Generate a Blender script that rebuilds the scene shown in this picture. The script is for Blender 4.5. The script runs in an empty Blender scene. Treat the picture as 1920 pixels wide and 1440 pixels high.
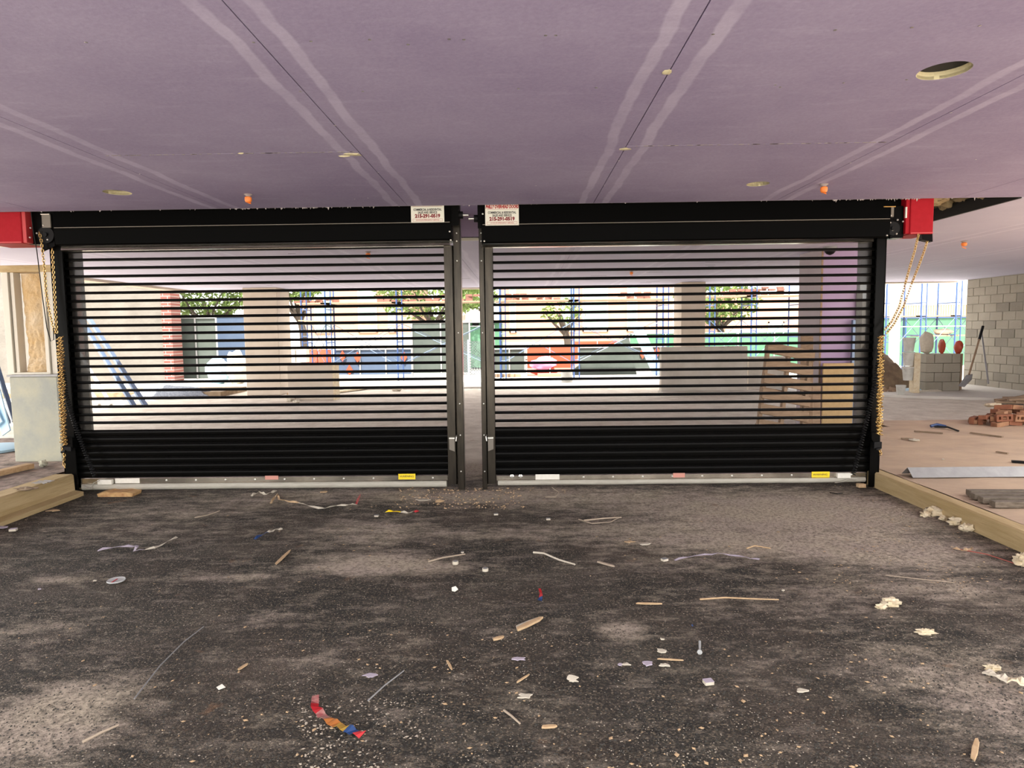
import bpy, math, random
from math import sin, cos, pi, radians as R
from mathutils import Vector, Matrix, noise
random.seed(7)
SC = bpy.context.scene
COL = SC.collection

# ------------------------------------------------------------------ camera
FPX = 1230.0
CAM = Vector((0, 0, 1.5))
ROT = (Matrix.Rotation(R(0.75), 3, 'Z') @ Matrix.Rotation(R(90 - 4.65), 3, 'X') @ Matrix.Rotation(R(-0.7), 3, 'Z'))
cam_data = bpy.data.cameras.new('camera')
cam_data.sensor_width = 36.0
cam_data.lens = 36.0 * FPX / 1920.0
cam_data.clip_end = 500
cam = bpy.data.objects.new('camera', cam_data)
cam.matrix_world = Matrix.Translation(CAM) @ ROT.to_4x4()
COL.objects.link(cam)
SC.camera = cam

# ------------------------------------------------------------------ world, sun, exposure
world = bpy.data.worlds.new('world')
SC.world = world
world.use_nodes = True
wn = world.node_tree.nodes
bg = wn['Background']
bg.inputs[0].default_value = (1.0, 0.975, 0.935, 1)
bg.inputs[1].default_value = 1.7
sun_data = bpy.data.lights.new('sun', 'SUN')
sun_data.energy = 6.0
sun_data.angle = R(1.0)
sun_data.color = (1.0, 0.95, 0.86)
sun = bpy.data.objects.new('sun', sun_data)
sun.rotation_euler = (R(28), 0, R(-14))
COL.objects.link(sun)
SC.view_settings.view_transform = 'Standard'
SC.view_settings.look = 'None'
SC.view_settings.gamma = 1
SC.view_settings.use_curve_mapping = False
SC.view_settings.exposure = 1.5
SC.cycles.max_bounces = 10
SC.cycles.diffuse_bounces = 6
SC.cycles.transparent_max_bounces = 24
SC.cycles.use_denoising = True


def ray(px, py):
    d = Vector(((px - 960) / FPX, -(py - 720) / FPX, -1))
    return ROT @ d


def at(px, py, Y=None, Z=None, X=None):
    """the point of the place seen at a photograph pixel, on a plane of known depth, height or side"""
    d = ray(px, py)
    if Y is not None:
        t = (Y - CAM.y) / d.y
    elif Z is not None:
        t = (Z - CAM.z) / d.z
    else:
        t = (X - CAM.x) / d.x
    return CAM + d * t


# ------------------------------------------------------------------ materials
MATS = {}


def lin(c):
    return tuple(((v / 12.92) if v <= 0.04045 else ((v + 0.055) / 1.055) ** 2.4) for v in c)


def mat(name, col, rough=0.7, metal=0.0, col2=None, nscale=6.0, namt=0.5, bump=0.0, bscale=60.0, spec=None,
        stretch=(1, 1, 1), alpha=None, detail=5, low=0.35, high=0.68, trans=0):
    m = bpy.data.materials.new(name)
    m.use_nodes = True
    nt = m.node_tree
    b = nt.nodes['Principled BSDF']
    b.inputs['Roughness'].default_value = rough
    b.inputs['Metallic'].default_value = metal
    b.inputs['Base Color'].default_value = (*col, 1)
    if spec is not None:
        b.inputs['Specular IOR Level'].default_value = spec
    if trans:
        b.inputs['Transmission Weight'].default_value = trans
    if alpha is not None:
        b.inputs['Alpha'].default_value = alpha
    geo = nt.nodes.new('ShaderNodeNewGeometry')
    mp = nt.nodes.new('ShaderNodeMapping')
    mp.inputs['Scale'].default_value = stretch
    nt.links.new(geo.outputs['Position'], mp.inputs['Vector'])
    if col2 is not None:
        n = nt.nodes.new('ShaderNodeTexNoise')
        n.inputs['Scale'].default_value = nscale
        n.inputs['Detail'].default_value = detail
        n.inputs['Roughness'].default_value = 0.62
        nt.links.new(mp.outputs[0], n.inputs['Vector'])
        mr = nt.nodes.new('ShaderNodeMapRange')
        mr.inputs['From Min'].default_value = low
        mr.inputs['From Max'].default_value = high
        mr.inputs['To Max'].default_value = namt
        nt.links.new(n.outputs['Fac'], mr.inputs['Value'])
        mx = nt.nodes.new('ShaderNodeMix')
        mx.data_type = 'RGBA'
        mx.inputs[6].default_value = (*col, 1)
        mx.inputs[7].default_value = (*col2, 1)
        nt.links.new(mr.outputs[0], mx.inputs[0])
        nt.links.new(mx.outputs[2], b.inputs['Base Color'])
    if bump:
        n2 = nt.nodes.new('ShaderNodeTexNoise')
        n2.inputs['Scale'].default_value = bscale
        n2.inputs['Detail'].default_value = 6
        nt.links.new(mp.outputs[0], n2.inputs['Vector'])
        bp = nt.nodes.new('ShaderNodeBump')
        bp.inputs['Strength'].default_value = bump
        bp.inputs['Distance'].default_value = 0.02
        nt.links.new(n2.outputs['Fac'], bp.inputs['Height'])
        nt.links.new(bp.outputs[0], b.inputs['Normal'])
    MATS[name] = m
    return m


black = mat('black_gloss_paint', (0.003, 0.003, 0.003), 0.24, 0, (0.004, 0.0037, 0.0032), 8, 0.6, spec=0.055)
black_slat = mat('black_slat_paint', (0.003, 0.003, 0.003), 0.35, 0, spec=0.06)
guide_m = mat('dark_bronze_guide', (0.030, 0.026, 0.021), 0.28, 0.75, (0.075, 0.063, 0.048), 5, 0.6, stretch=(4, 4, .6))
black_matt = mat('black_hood_paint', (0.0018, 0.0018, 0.0018), 0.35, spec=0.02)
tint_m = None
alu = mat('mill_aluminium', (0.68, 0.63, 0.53), 0.24, 0.95, (0.16, 0.145, 0.125), 1.6, 0.9, stretch=(1, 1, 1))
steel = mat('zinc_steel', (0.75, 0.74, 0.7), 0.3, 0.9)
galv = mat('galvanised_steel', (0.27, 0.27, 0.275), 0.55, 0.4, (0.36, 0.36, 0.36), 9, 0.7)
brass = mat('brass_chain', (0.52, 0.35, 0.13), 0.3, 0.85, (0.45, 0.25, 0.08), 30, 0.6)
red = mat('red_paint', (0.33, 0.004, 0.012), 0.5, 0, (0.38, 0.008, 0.018), 30, 0.6, spec=.15)
red_edge = mat('red_edge_paint', (0.5, 0.04, 0.045), 0.45)
rubber = mat('grey_rubber', (0.36, 0.34, 0.29), 0.7, 0, (0.47, 0.45, 0.39), 8, 0.7, 0.15, 12, stretch=(1, 4, 4))
yellow = mat('yellow_label', (0.85, 0.62, 0.01), 0.5)
white = mat('white_label', (0.75, 0.73, 0.66), 0.6, 0, (0.6, 0.57, 0.5), 40, 0.5)
sign_white = mat('sign_white', (0.72, 0.71, 0.62), 0.6)
ink_black = mat('ink_black', (0.02, 0.02, 0.02), 0.6)
ink_red = mat('ink_red', (0.36, 0.006, 0.012), 0.6)
ink_dred = mat('ink_dark_red', (0.19, 0.005, 0.01), 0.6)
conc = mat('pale_concrete', (0.33, 0.345, 0.31), 0.9, 0, (0.47, 0.45, 0.33), 3, 0.9, 0.25, 40)
conc_grey = mat('grey_concrete', (0.46, 0.42, 0.36), 0.9, 0, (0.56, 0.52, 0.46), 3, 0.9, 0.2, 40)
beige_col = mat('beige_column', (0.50, 0.43, 0.35), 0.9, 0, (0.58, 0.51, 0.43), 2, 0.8, 0.15, 40)
curb_m = mat('tan_curb_concrete', (0.38, 0.275, 0.13), 0.9, 0, (0.54, 0.41, 0.23), 5, 0.9, 0.35, 30, stretch=(1, .25, 3))
slab_m = mat('dusty_slab', (0.52, 0.385, 0.27), 0.95, 0, (0.40, 0.295, 0.215), 2.2, 0.9, 0.25, 25, stretch=(1, 1.6, 1))
slab_l = mat('dirty_left_slab', (0.38, 0.29, 0.24), 0.95, 0, (0.10, 0.075, 0.06), 7, 1.0, 0.5, 30)
ground_m = mat('sunlit_concrete_ground', (0.58, 0.55, 0.50), 0.95, 0, (0.46, 0.44, 0.41), 0.8, 0.9, 0.2, 20)
lilac_face = mat('lilac_wallboard', (0.34, 0.25, 0.40), 0.85, 0, (0.38, 0.30, 0.44), 1.5, 0.8)
lilac_grey = mat('greyer_lilac_wallboard', (0.36, 0.31, 0.33), 0.85, 0, (0.40, 0.35, 0.37), 1.5, 0.8)
paper = mat('gypsum_edge', (0.38, 0.34, 0.33), 0.9)
dark_void = mat('dark_deck', (0.03, 0.028, 0.027), 0.9)
cmu = mat('concrete_block_grey', (0.29, 0.265, 0.215), 0.95, 0, (0.35, 0.32, 0.265), 2.0, 0.9, 0.35, 60)
cmu2 = mat('concrete_block_dark', (0.215, 0.195, 0.16), 0.95, 0, (0.26, 0.24, 0.20), 2.0, 0.9, 0.35, 60)
mortar = mat('mortar', (0.36, 0.34, 0.29), 0.95)
foam = mat('spray_foam', (0.55, 0.37, 0.17), 0.9, 0, (0.62, 0.52, 0.38), 2.2, 1.0, 1.0, 26)
foam_w = mat('pale_foam', (0.72, 0.64, 0.48), 0.9, 0, (0.55, 0.42, 0.24), 18, 0.8, 0.5, 60)
insul = mat('mineral_insulation', (0.45, 0.36, 0.2), 0.95, 0, (0.16, 0.12, 0.07), 7, 0.9, 0.8, 25)
frame_w = mat('cream_window_frame', (0.62, 0.58, 0.49), 0.5)
wood = mat('pine_wood', (0.50, 0.34, 0.18), 0.8, 0, (0.36, 0.22, 0.11), 6, 0.9, 0.2, 40, stretch=(1, 6, 6))
wood_old = mat('weathered_pallet_wood', (0.34, 0.235, 0.155), 0.85, 0, (0.22, 0.15, 0.095), 7, 0.9, 0.2, 40, stretch=(1, 5, 5))
wood_grey = mat('grey_weathered_wood', (0.19, 0.155, 0.12), 0.9, 0, (0.09, 0.07, 0.05), 14, 0.9, 0.4, 40, stretch=(1, 4, 4))
osb = mat('tan_board', (0.43, 0.30, 0.15), 0.85, 0, (0.36, 0.25, 0.12), 18, 0.8, 0.1, 60)
brick_r = mat('red_brick', (0.26, 0.10, 0.052), 0.9, 0, (0.15, 0.055, 0.03), 9, 0.9, 0.3, 60)
brick_o = mat('orange_brick', (0.34, 0.19, 0.10), 0.9, 0, (0.22, 0.09, 0.05), 9, 0.9, 0.3, 60)
blue_steel = mat('blue_scaffold_paint', (0.025, 0.06, 0.17), 0.5)
blue_grey = mat('blue_grey_steel', (0.12, 0.165, 0.25), 0.4, 0.4)
pale_blue = mat('pale_blue_panel', (0.45, 0.66, 0.80), 0.5)
orange_wall = mat('orange_brick_facade', (0.44, 0.215, 0.145), 0.9, 0, (0.48, 0.25, 0.175), 0.8, 0.7)
facade_pale = mat('pale_stone', (0.45, 0.40, 0.34), 0.9)
glass_m = mat('pale_window_glass', (0.24, 0.32, 0.27), 0.15)
green_net = mat('green_fence_fabric', (0.055, 0.15, 0.085), 0.9, 0, (0.085, 0.19, 0.12), 1.4, 0.8)
grey_net = mat('grey_green_fence_fabric', (0.055, 0.068, 0.06), 0.9, 0, (0.075, 0.09, 0.08), 2, 0.8)
blue_net = mat('blue_fence_fabric', (0.052, 0.078, 0.13), 0.9, 0, (0.065, 0.095, 0.15), 2, 0.8)
orange_pl = mat('orange_barrier_plastic', (0.42, 0.06, 0.025), 0.5)
pink_pl = mat('pink_plastic_sheet', (0.85, 0.3, 0.5), 0.5)
leaf = mat('sunlit_leaf', (0.075, 0.13, 0.022), 0.7, 0, (0.15, 0.21, 0.05), 3, 0.9)
bark = mat('tree_bark', (0.045, 0.033, 0.024), 0.9)
soil = mat('dug_soil', (0.26, 0.19, 0.12), 0.95, 0, (0.15, 0.10, 0.065), 6, 0.9, 0.7, 14)
gravel_m = mat('blue_grey_gravel', (0.16, 0.18, 0.22), 0.95, 0, (0.32, 0.34, 0.38), 24, 0.9, 0.6, 40)
bucket_m = mat('white_bucket_plastic', (0.62, 0.62, 0.58), 0.5, 0, (0.4, 0.39, 0.35), 5, 0.8)
stucco = mat('grey_stucco', (0.115, 0.103, 0.09), 0.95, 0, (0.15, 0.137, 0.12), 1.4, 0.9, 0.7, 8)
lilac_chip = mat('lilac_paper', (0.40, 0.35, 0.42), 0.8)
white_chip = mat('plaster_white', (0.56, 0.51, 0.42), 0.85, 0, (0.42, 0.37, 0.29), 30, 0.6)
splint = mat('splintered_wood', (0.52, 0.37, 0.22), 0.8, 0, (0.40, 0.26, 0.14), 30, 0.8)
twig_m = mat('dry_twig', (0.36, 0.29, 0.22), 0.9)
orange_cap = mat('orange_cap', (0.85, 0.22, 0.03), 0.45)
blue_pl = mat('blue_plastic', (0.02, 0.055, 0.17), 0.4)
stone_d = mat('asphalt_stone', (0.035, 0.032, 0.028), 0.85)
stone_l = mat('pale_crumb', (0.42, 0.36, 0.29), 0.9)
plaster_y = mat('yellow_plaster', (0.62, 0.56, 0.36), 0.9)
char = mat('charcoal_plastic', (0.006, 0.006, 0.0065), 0.5, spec=.15)
tag_m = mat('taupe_plate', (0.16, 0.14, 0.115), 0.5)
clear_pl = mat('cloudy_plastic', (0.55, 0.56, 0.56), 0.25, 0, alpha=0.7)


def tinted():
    m = bpy.data.materials.new('smoked_edge_strip')
    m.use_nodes = True
    nt = m.node_tree
    b = nt.nodes['Principled BSDF']
    b.inputs['Base Color'].default_value = (0.02, 0.018, 0.016, 1)
    b.inputs['Roughness'].default_value = 0.3
    b.inputs['Alpha'].default_value = 0.78
    return m


tint_m = tinted()


def brick_mat(name, c1, c2, mo, bw, bh, ms=0.012, swap=False):
    m = bpy.data.materials.new(name)
    m.use_nodes = True
    nt = m.node_tree
    b = nt.nodes['Principled BSDF']
    b.inputs['Roughness'].default_value = 0.9
    g = nt.nodes.new('ShaderNodeNewGeometry')
    s = nt.nodes.new('ShaderNodeSeparateXYZ')
    c = nt.nodes.new('ShaderNodeCombineXYZ')
    nt.links.new(g.outputs['Position'], s.inputs[0])
    nt.links.new(s.outputs[0], c.inputs[0])
    nt.links.new(s.outputs[2], c.inputs[1])
    t = nt.nodes.new('ShaderNodeTexBrick')
    t.inputs['Scale'].default_value = 1
    t.inputs['Brick Width'].default_value = bw
    t.inputs['Row Height'].default_value = bh
    t.inputs['Mortar Size'].default_value = ms
    t.inputs['Color1'].default_value = (*c1, 1)
    t.inputs['Color2'].default_value = (*c2, 1)
    t.inputs['Mortar'].default_value = (*mo, 1)
    nt.links.new(c.outputs[0], t.inputs[0])
    nt.links.new(t.outputs[0], b.inputs['Base Color'])
    return m


brick_far = brick_mat('far_red_brickwork', (0.17, 0.055, 0.042), (0.13, 0.042, 0.034), (0.24, 0.20, 0.18), 0.3, 0.1)


def holes_mat():
    m = mat('holed_brick_stack', (0.22, 0.10, 0.075), 0.9, 0, (0.13, 0.06, 0.045), 3, 0.9)
    return m


holed = holes_mat()


def chainlink():
    m = bpy.data.materials.new('chain_link_mesh')
    m.use_nodes = True
    nt = m.node_tree
    b = nt.nodes['Principled BSDF']
    b.inputs['Base Color'].default_value = (0.10, 0.11, 0.12, 1)
    g = nt.nodes.new('ShaderNodeNewGeometry')
    s = nt.nodes.new('ShaderNodeSeparateXYZ')
    nt.links.new(g.outputs['Position'], s.inputs[0])
    outs = []
    for sg in (1, -1):
        a = nt.nodes.new('ShaderNodeMath'); a.operation = 'MULTIPLY_ADD'
        nt.links.new(s.outputs[0], a.inputs[0]); a.inputs[1].default_value = sg
        nt.links.new(s.outputs[2], a.inputs[2])
        w = nt.nodes.new('ShaderNodeMath'); w.operation = 'PINGPONG'
        nt.links.new(a.outputs[0], w.inputs[0]); w.inputs[1].default_value = 0.045
        l = nt.nodes.new('ShaderNodeMath'); l.operation = 'LESS_THAN'
        nt.links.new(w.outputs[0], l.inputs[0]); l.inputs[1].default_value = 0.012
        outs.append(l)
    mx = nt.nodes.new('ShaderNodeMath'); mx.operation = 'MAXIMUM'
    nt.links.new(outs[0].outputs[0], mx.inputs[0]); nt.links.new(outs[1].outputs[0], mx.inputs[1])
    nt.links.new(mx.outputs[0], b.inputs['Alpha'])
    return m


chain_mesh = chainlink()


# ------------------------------------------------------------------ mesh helpers
class MB:
    def __init__(self):
        self.v, self.f, self.mi = [], [], []
        self.cur = 0

    def add(self, vs, fs, M=None):
        n = len(self.v)
        for p in vs:
            p = Vector(p)
            self.v.append(M @ p if M is not None else p)
        for q in fs:
            self.f.append([i + n for i in q])
            self.mi.append(self.cur)
        return self

    def box(self, x0, x1, y0, y1, z0, z1, M=None):
        vs = [(x0, y0, z0), (x1, y0, z0), (x1, y1, z0), (x0, y1, z0), (x0, y0, z1), (x1, y0, z1), (x1, y1, z1), (x0, y1, z1)]
        return self.add(vs, [(0, 3, 2, 1), (4, 5, 6, 7), (0, 1, 5, 4), (1, 2, 6, 5), (2, 3, 7, 6), (3, 0, 4, 7)], M)

    def prism(self, poly, a, b, axis='Y', M=None):
        """polygon of 2D points swept from a to b along an axis"""
        n = len(poly)
        def mk(p, t):
            if axis == 'Y': return (p[0], t, p[1])
            if axis == 'X': return (t, p[0], p[1])
            return (p[0], p[1], t)
        vs = [mk(p, a) for p in poly] + [mk(p, b) for p in poly]
        fs = [tuple(range(n)), tuple(range(2 * n - 1, n - 1, -1))]
        for i in range(n):
            j = (i + 1) % n
            fs.append((i, i + n, j + n, j))
        return self.add(vs, fs, M)

    def tube(self, pts, r, n=8, M=None, close=False, rx=None):
        pts = [Vector(p) for p in pts]
        rings = []
        up = None
        L = len(pts)
        for i, p in enumerate(pts):
            if close:
                d = pts[(i + 1) % L] - pts[(i - 1) % L]
            else:
                d = pts[min(i + 1, L - 1)] - pts[max(i - 1, 0)]
            if d.length < 1e-9: d = Vector((0, 0, 1))
            d.normalize()
            if up is None:
                up = Vector((0, 0, 1)) if abs(d.z) < 0.9 else Vector((1, 0, 0))
            a = d.cross(up)
            if a.length < 1e-4:
                a = d.cross(Vector((0.3, 1, 0.2)))
            a.normalize()
            b2 = a.cross(d).normalized()
            up = b2
            rr = r[i] if isinstance(r, (list, tuple)) else r
            rings.append([p + a * (rr * cos(2 * pi * k / n)) + b2 * ((rx or 1) * rr * sin(2 * pi * k / n)) for k in range(n)])
        vs = [q for rg in rings for q in rg]
        fs = []
        m = L if close else L - 1
        for i in range(m):
            for k in range(n):
                a0 = i * n + k; a1 = i * n + (k + 1) % n
                b0 = ((i + 1) % L) * n + k; b1 = ((i + 1) % L) * n + (k + 1) % n
                fs.append((a0, a1, b1, b0))
        if not close:
            fs.append(tuple(range(n - 1, -1, -1)))
            fs.append(tuple(range((L - 1) * n, L * n)))
        return self.add(vs, fs, M)

    def cyl(self, p0, p1, r, n=12, M=None):
        return self.tube([p0, p1], r, n, M)

    def lathe(self, prof, c, n=20, M=None):
        vs, fs = [], []
        for (r, z) in prof:
            for k in range(n):
                vs.append((c[0] + r * cos(2 * pi * k / n), c[1] + r * sin(2 * pi * k / n), c[2] + z))
        for i in range(len(prof) - 1):
            for k in range(n):
                fs.append((i * n + k, i * n + (k + 1) % n, (i + 1) * n + (k + 1) % n, (i + 1) * n + k))
        fs.append(tuple(range(n - 1, -1, -1)))
        fs.append(tuple(range((len(prof) - 1) * n, len(prof) * n)))
        return self.add(vs, fs, M)

    def blob(self, c, r, seed=0, n=8, m=12, amp=0.3, fr=2.0, M=None):
        vs, fs = [], []
        for i in range(n + 1):
            th = pi * i / n
            for k in range(m):
                ph = 2 * pi * k / m
                d = Vector((sin(th) * cos(ph), sin(th) * sin(ph), cos(th)))
                s = 1 + amp * noise.noise(d * fr + Vector((seed * 7.3, seed * 1.7, seed * 3.1)))* 1.6
                vs.append((c[0] + d.x * r[0] * s, c[1] + d.y * r[1] * s, c[2] + d.z * r[2] * s))
        for i in range(n):
            for k in range(m):
                fs.append((i * m + k, (i + 1) * m + k, (i + 1) * m + (k + 1) % m, i * m + (k + 1) % m))
        return self.add(vs, fs, M)

    def build(self, name, material, parent=None, smooth=False, bevel=0, label=None, cat=None, group=None, kind=None, origin=None):
        if parent is not None:
            o0 = Vector(parent.get('_o', (0, 0, 0)))
        elif origin is not None:
            o0 = Vector(origin)
        else:
            xs = [p.x for p in self.v]; ys = [p.y for p in self.v]; zs = [p.z for p in self.v]
            o0 = Vector(((min(xs) + max(xs)) / 2, (min(ys) + max(ys)) / 2, min(zs)))
        me = bpy.data.meshes.new(name)
        me.from_pydata([tuple(p - o0) for p in self.v], [], self.f)
        mats = material if isinstance(material, (list, tuple)) else [material]
        for m in mats: me.materials.append(m)
        if len(mats) > 1:
            me.polygons.foreach_set('material_index', self.mi)
        if smooth:
            me.polygons.foreach_set('use_smooth', [True] * len(me.polygons))
            try: me.set_sharp_from_angle(angle=R(40))
            except Exception: pass
        me.update()
        o = bpy.data.objects.new(name, me)
        COL.objects.link(o)
        if parent is not None:
            o.parent = parent
            o['_o'] = tuple(o0)
        else:
            o.location = o0
            o['_o'] = tuple(o0)
        if bevel:
            md = o.modifiers.new('bevel', 'BEVEL'); md.width = bevel; md.segments = 1; md.limit_method = 'ANGLE'
        tag(o, label, cat, group, kind)
        return o


def tag(o, label=None, cat=None, group=None, kind=None):
    if label: o['label'] = label
    if cat: o['category'] = cat
    if group: o['group'] = group
    if kind: o['kind'] = kind
    return o


def thing(name, label, cat, loc, group=None, kind=None):
    o = bpy.data.objects.new(name, None)
    o.empty_display_size = 0.1
    COL.objects.link(o)
    o.location = Vector(loc)
    o['_o'] = tuple(Vector(loc))
    return tag(o, label, cat, group, kind)


def copy_part(o, parent, delta):
    """linked copy of a part, moved by delta (children of its thing)"""
    c = o.copy(); COL.objects.link(c)
    c.parent = parent
    c.location = o.location + Vector(delta)
    return c


def rotM(c, rx=0, ry=0, rz=0):
    c = Vector(c)
    return Matrix.Translation(c) @ Matrix.Rotation(rz, 4, 'Z') @ Matrix.Rotation(ry, 4, 'Y') @ Matrix.Rotation(rx, 4, 'X')


# ================================================================== THE SETTING
H = 2.61          # ceiling height
YC = 5.90         # where the near ceiling stops
YB = 8.08         # where the far ceiling starts
YF = 16.9         # where the roof ends
XL = at(148, 931, Z=0).x     # left kerb foot
XR = 3.30                    # right kerb foot
ZL, ZR = 0.20, 0.14          # kerbed slab heights


# ---- asphalt floor with a dust attribute
def dust_at(x, y):
    d = 0.0
    for (px, py, rx, ry, s) in DUST:
        c = px
        dx = (x - c) / rx; dy = (y - py) / ry
        q = dx * dx + dy * dy
        if q < 6: d += s * math.exp(-q)
    return d


_pix = [(330, 960, .8, .3, .35), (1480, 985, .9, .5, .35), (1150, 1000, .8, .2, .25), (1600, 1100, .6, .2, .35), (1500, 1140, .5, .15, .25), (30, 1180, .3, .15, .3), (520, 1160, .25, .12, .25), (620, 1230, .2, .1, .25), (700, 995, .45, .35, .55), (740, 1060, .5, .14, .85), (690, 1050, .35, .22, .4), (1000, 930, 1.3, .35, .5), (560, 930, 1.0, .3, .4), (1400, 950, 1.3, .55, .7),
        (1620, 960, .7, .5, .6), (1540, 1030, 1.0, .22, .55), (1700, 1040, .5, .35, .6), (1330, 1010, .8, .2, .35), (1800, 1110, .25, .2, .4), (60, 1370, .32, .2, 1.0), (140, 1300, .2, .16, .7),
        (1165, 1180, .12, .12, .7), (1850, 1290, .35, .2, .4), (980, 1305, .1, .05, .5), (430, 1080, .35, .06, .6), (120, 1085, .2, .08, .55),
        (250, 1000, .9, .25, .22), (1720, 1230, .5, .2, .3), (1250, 1060, .4, .08, .3), (900, 1000, .5, .12, .3), (1240, 985, 1.0, .1, .2),
        (1880, 1350, .3, .25, .35), (870, 930, .6, .2, .4)]
DUST = []
for (px, py, rx, ry, s) in _pix:
    p = at(px, py, Z=0)
    DUST.append((p.x, p.y, rx, ry, s))


def floor_material():
    m = bpy.data.materials.new('dusty_asphalt')
    m.use_nodes = True
    nt = m.node_tree; N = nt.nodes; L = nt.links
    b = N['Principled BSDF']
    g = N.new('ShaderNodeNewGeometry')
    P = g.outputs['Position']
    at_ = N.new('ShaderNodeAttribute'); at_.attribute_name = 'dust'

    def nz(scale, detail=6, rough=0.6, st=(1, 1, 1), lo=0.4, hi=0.6, tmin=0, tmax=1):
        mp = N.new('ShaderNodeMapping'); mp.inputs['Scale'].default_value = st
        L.new(P, mp.inputs[0])
        n = N.new('ShaderNodeTexNoise'); n.inputs['Scale'].default_value = scale; n.inputs['Detail'].default_value = detail
        n.inputs['Roughness'].default_value = rough
        L.new(mp.outputs[0], n.inputs['Vector'])
        r = N.new('ShaderNodeMapRange')
        r.inputs['From Min'].default_value = lo; r.inputs['From Max'].default_value = hi
        r.inputs['To Min'].default_value = tmin; r.inputs['To Max'].default_value = tmax
        L.new(n.outputs['Fac'], r.inputs['Value'])
        return r.outputs[0]

    def mt(op, a, c, clamp=False):
        k = N.new('ShaderNodeMath'); k.operation = op; k.use_clamp = clamp
        for i, s in enumerate((a, c)):
            if isinstance(s, (int, float)): k.inputs[i].default_value = s
            else: L.new(s, k.inputs[i])
        return k.outputs[0]

    def mix(f, a, c):
        k = N.new('ShaderNodeMix'); k.data_type = 'RGBA'
        L.new(f, k.inputs[0]) if not isinstance(f, float) else None
        for i, s in ((6, a), (7, c)):
            if isinstance(s, tuple): k.inputs[i].default_value = (*s, 1)
            else: L.new(s, k.inputs[i])
        return k.outputs[2]
    vc = N.new('ShaderNodeTexVoronoi'); vc.inputs['Scale'].default_value = 135
    L.new(P, vc.inputs['Vector'])
    vcs = N.new('ShaderNodeSeparateColor'); L.new(vc.outputs['Color'], vcs.inputs[0])
    grain = mt('POWER', vcs.outputs[1], 3.4)
    base = mix(mt('MULTIPLY', grain, nz(60, 3, .7, lo=.3, hi=.65)), (0.005, 0.0038, 0.0026), (0.25, 0.195, 0.135))
    base = mix(nz(1.3, 4, .5, lo=.42, hi=.7, tmax=.4), base, (0.095, 0.062, 0.043))
    # scattered pale grit
    vo = N.new('ShaderNodeTexVoronoi'); vo.inputs['Scale'].default_value = 55
    L.new(P, vo.inputs['Vector'])
    sz = mt('LESS_THAN', vo.outputs['Distance'], 0.20)
    sep = N.new('ShaderNodeSeparateColor'); L.new(vo.outputs['Color'], sep.inputs[0])
    pick = mt('LESS_THAN', sep.outputs[0], nz(2.5, 3, .6, lo=.35, hi=.7, tmin=.05, tmax=.5))
    grit = mt('MULTIPLY', sz, pick)
    # streaky dust
    st = nz(4.5, 10, .72, (1, 2.2, 1), .38, .62)
    fine = nz(38, 8, .9, (1, 1, 1), .38, .60, .12, 1.35)
    d1 = mt('MULTIPLY', mt('ADD', mt('MULTIPLY', at_.outputs['Fac'], 1.5), mt('MULTIPLY', mt('SUBTRACT', st, .58), .8)), 1.0, True)
    thin = mt('MULTIPLY', nz(1.1, 10, .75, (1, 1.8, 1), .46, .70), .20)
    d = mt('MULTIPLY', mt('ADD', d1, thin), fine, True)
    col = mix(d, base, mix(nz(2.2, 4, .6, lo=.4, hi=.6), (0.47, 0.395, 0.305), (0.44, 0.36, 0.30)))
    fb = N.new('ShaderNodeMapRange'); L.new(at_.outputs['Fac'], fb.inputs['Value']); fb.inputs['From Min'].default_value = 1.15; fb.inputs['From Max'].default_value = 1.55
    lightc = mix(nz(3.0, 8, .7, lo=.4, hi=.62), (0.70, 0.64, 0.55), (0.52, 0.46, 0.385))
    col = mix(mt('MULTIPLY', fb.outputs[0], .95), col, lightc)
    col = mix(mt('MULTIPLY', grit, .8), col, (0.46, 0.39, 0.30))
    # orange rust-like stains
    col = mix(nz(3.4, 5, .6, lo=.66, hi=.74, tmax=.5), col, (0.26, 0.13, 0.06))
    L.new(col, b.inputs['Base Color'])
    b.inputs['Roughness'].default_value = 0.85
    hn = nz(160, 3, .6, lo=.2, hi=.8)
    h2 = nz(14, 6, .7, lo=.2, hi=.8)
    hn = mt('ADD', hn, mt('MULTIPLY', vc.outputs['Distance'], -0.7))
    hh = mt('ADD', mt('MULTIPLY', hn, mt('SUBTRACT', 1.0, d)), mt('MULTIPLY', h2, .5))
    bp = N.new('ShaderNodeBump'); bp.inputs['Strength'].default_value = 0.9; bp.inputs['Distance'].default_value = 0.012
    L.new(hh, bp.inputs['Height']); L.new(bp.outputs[0], b.inputs['Normal'])
    return m


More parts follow.
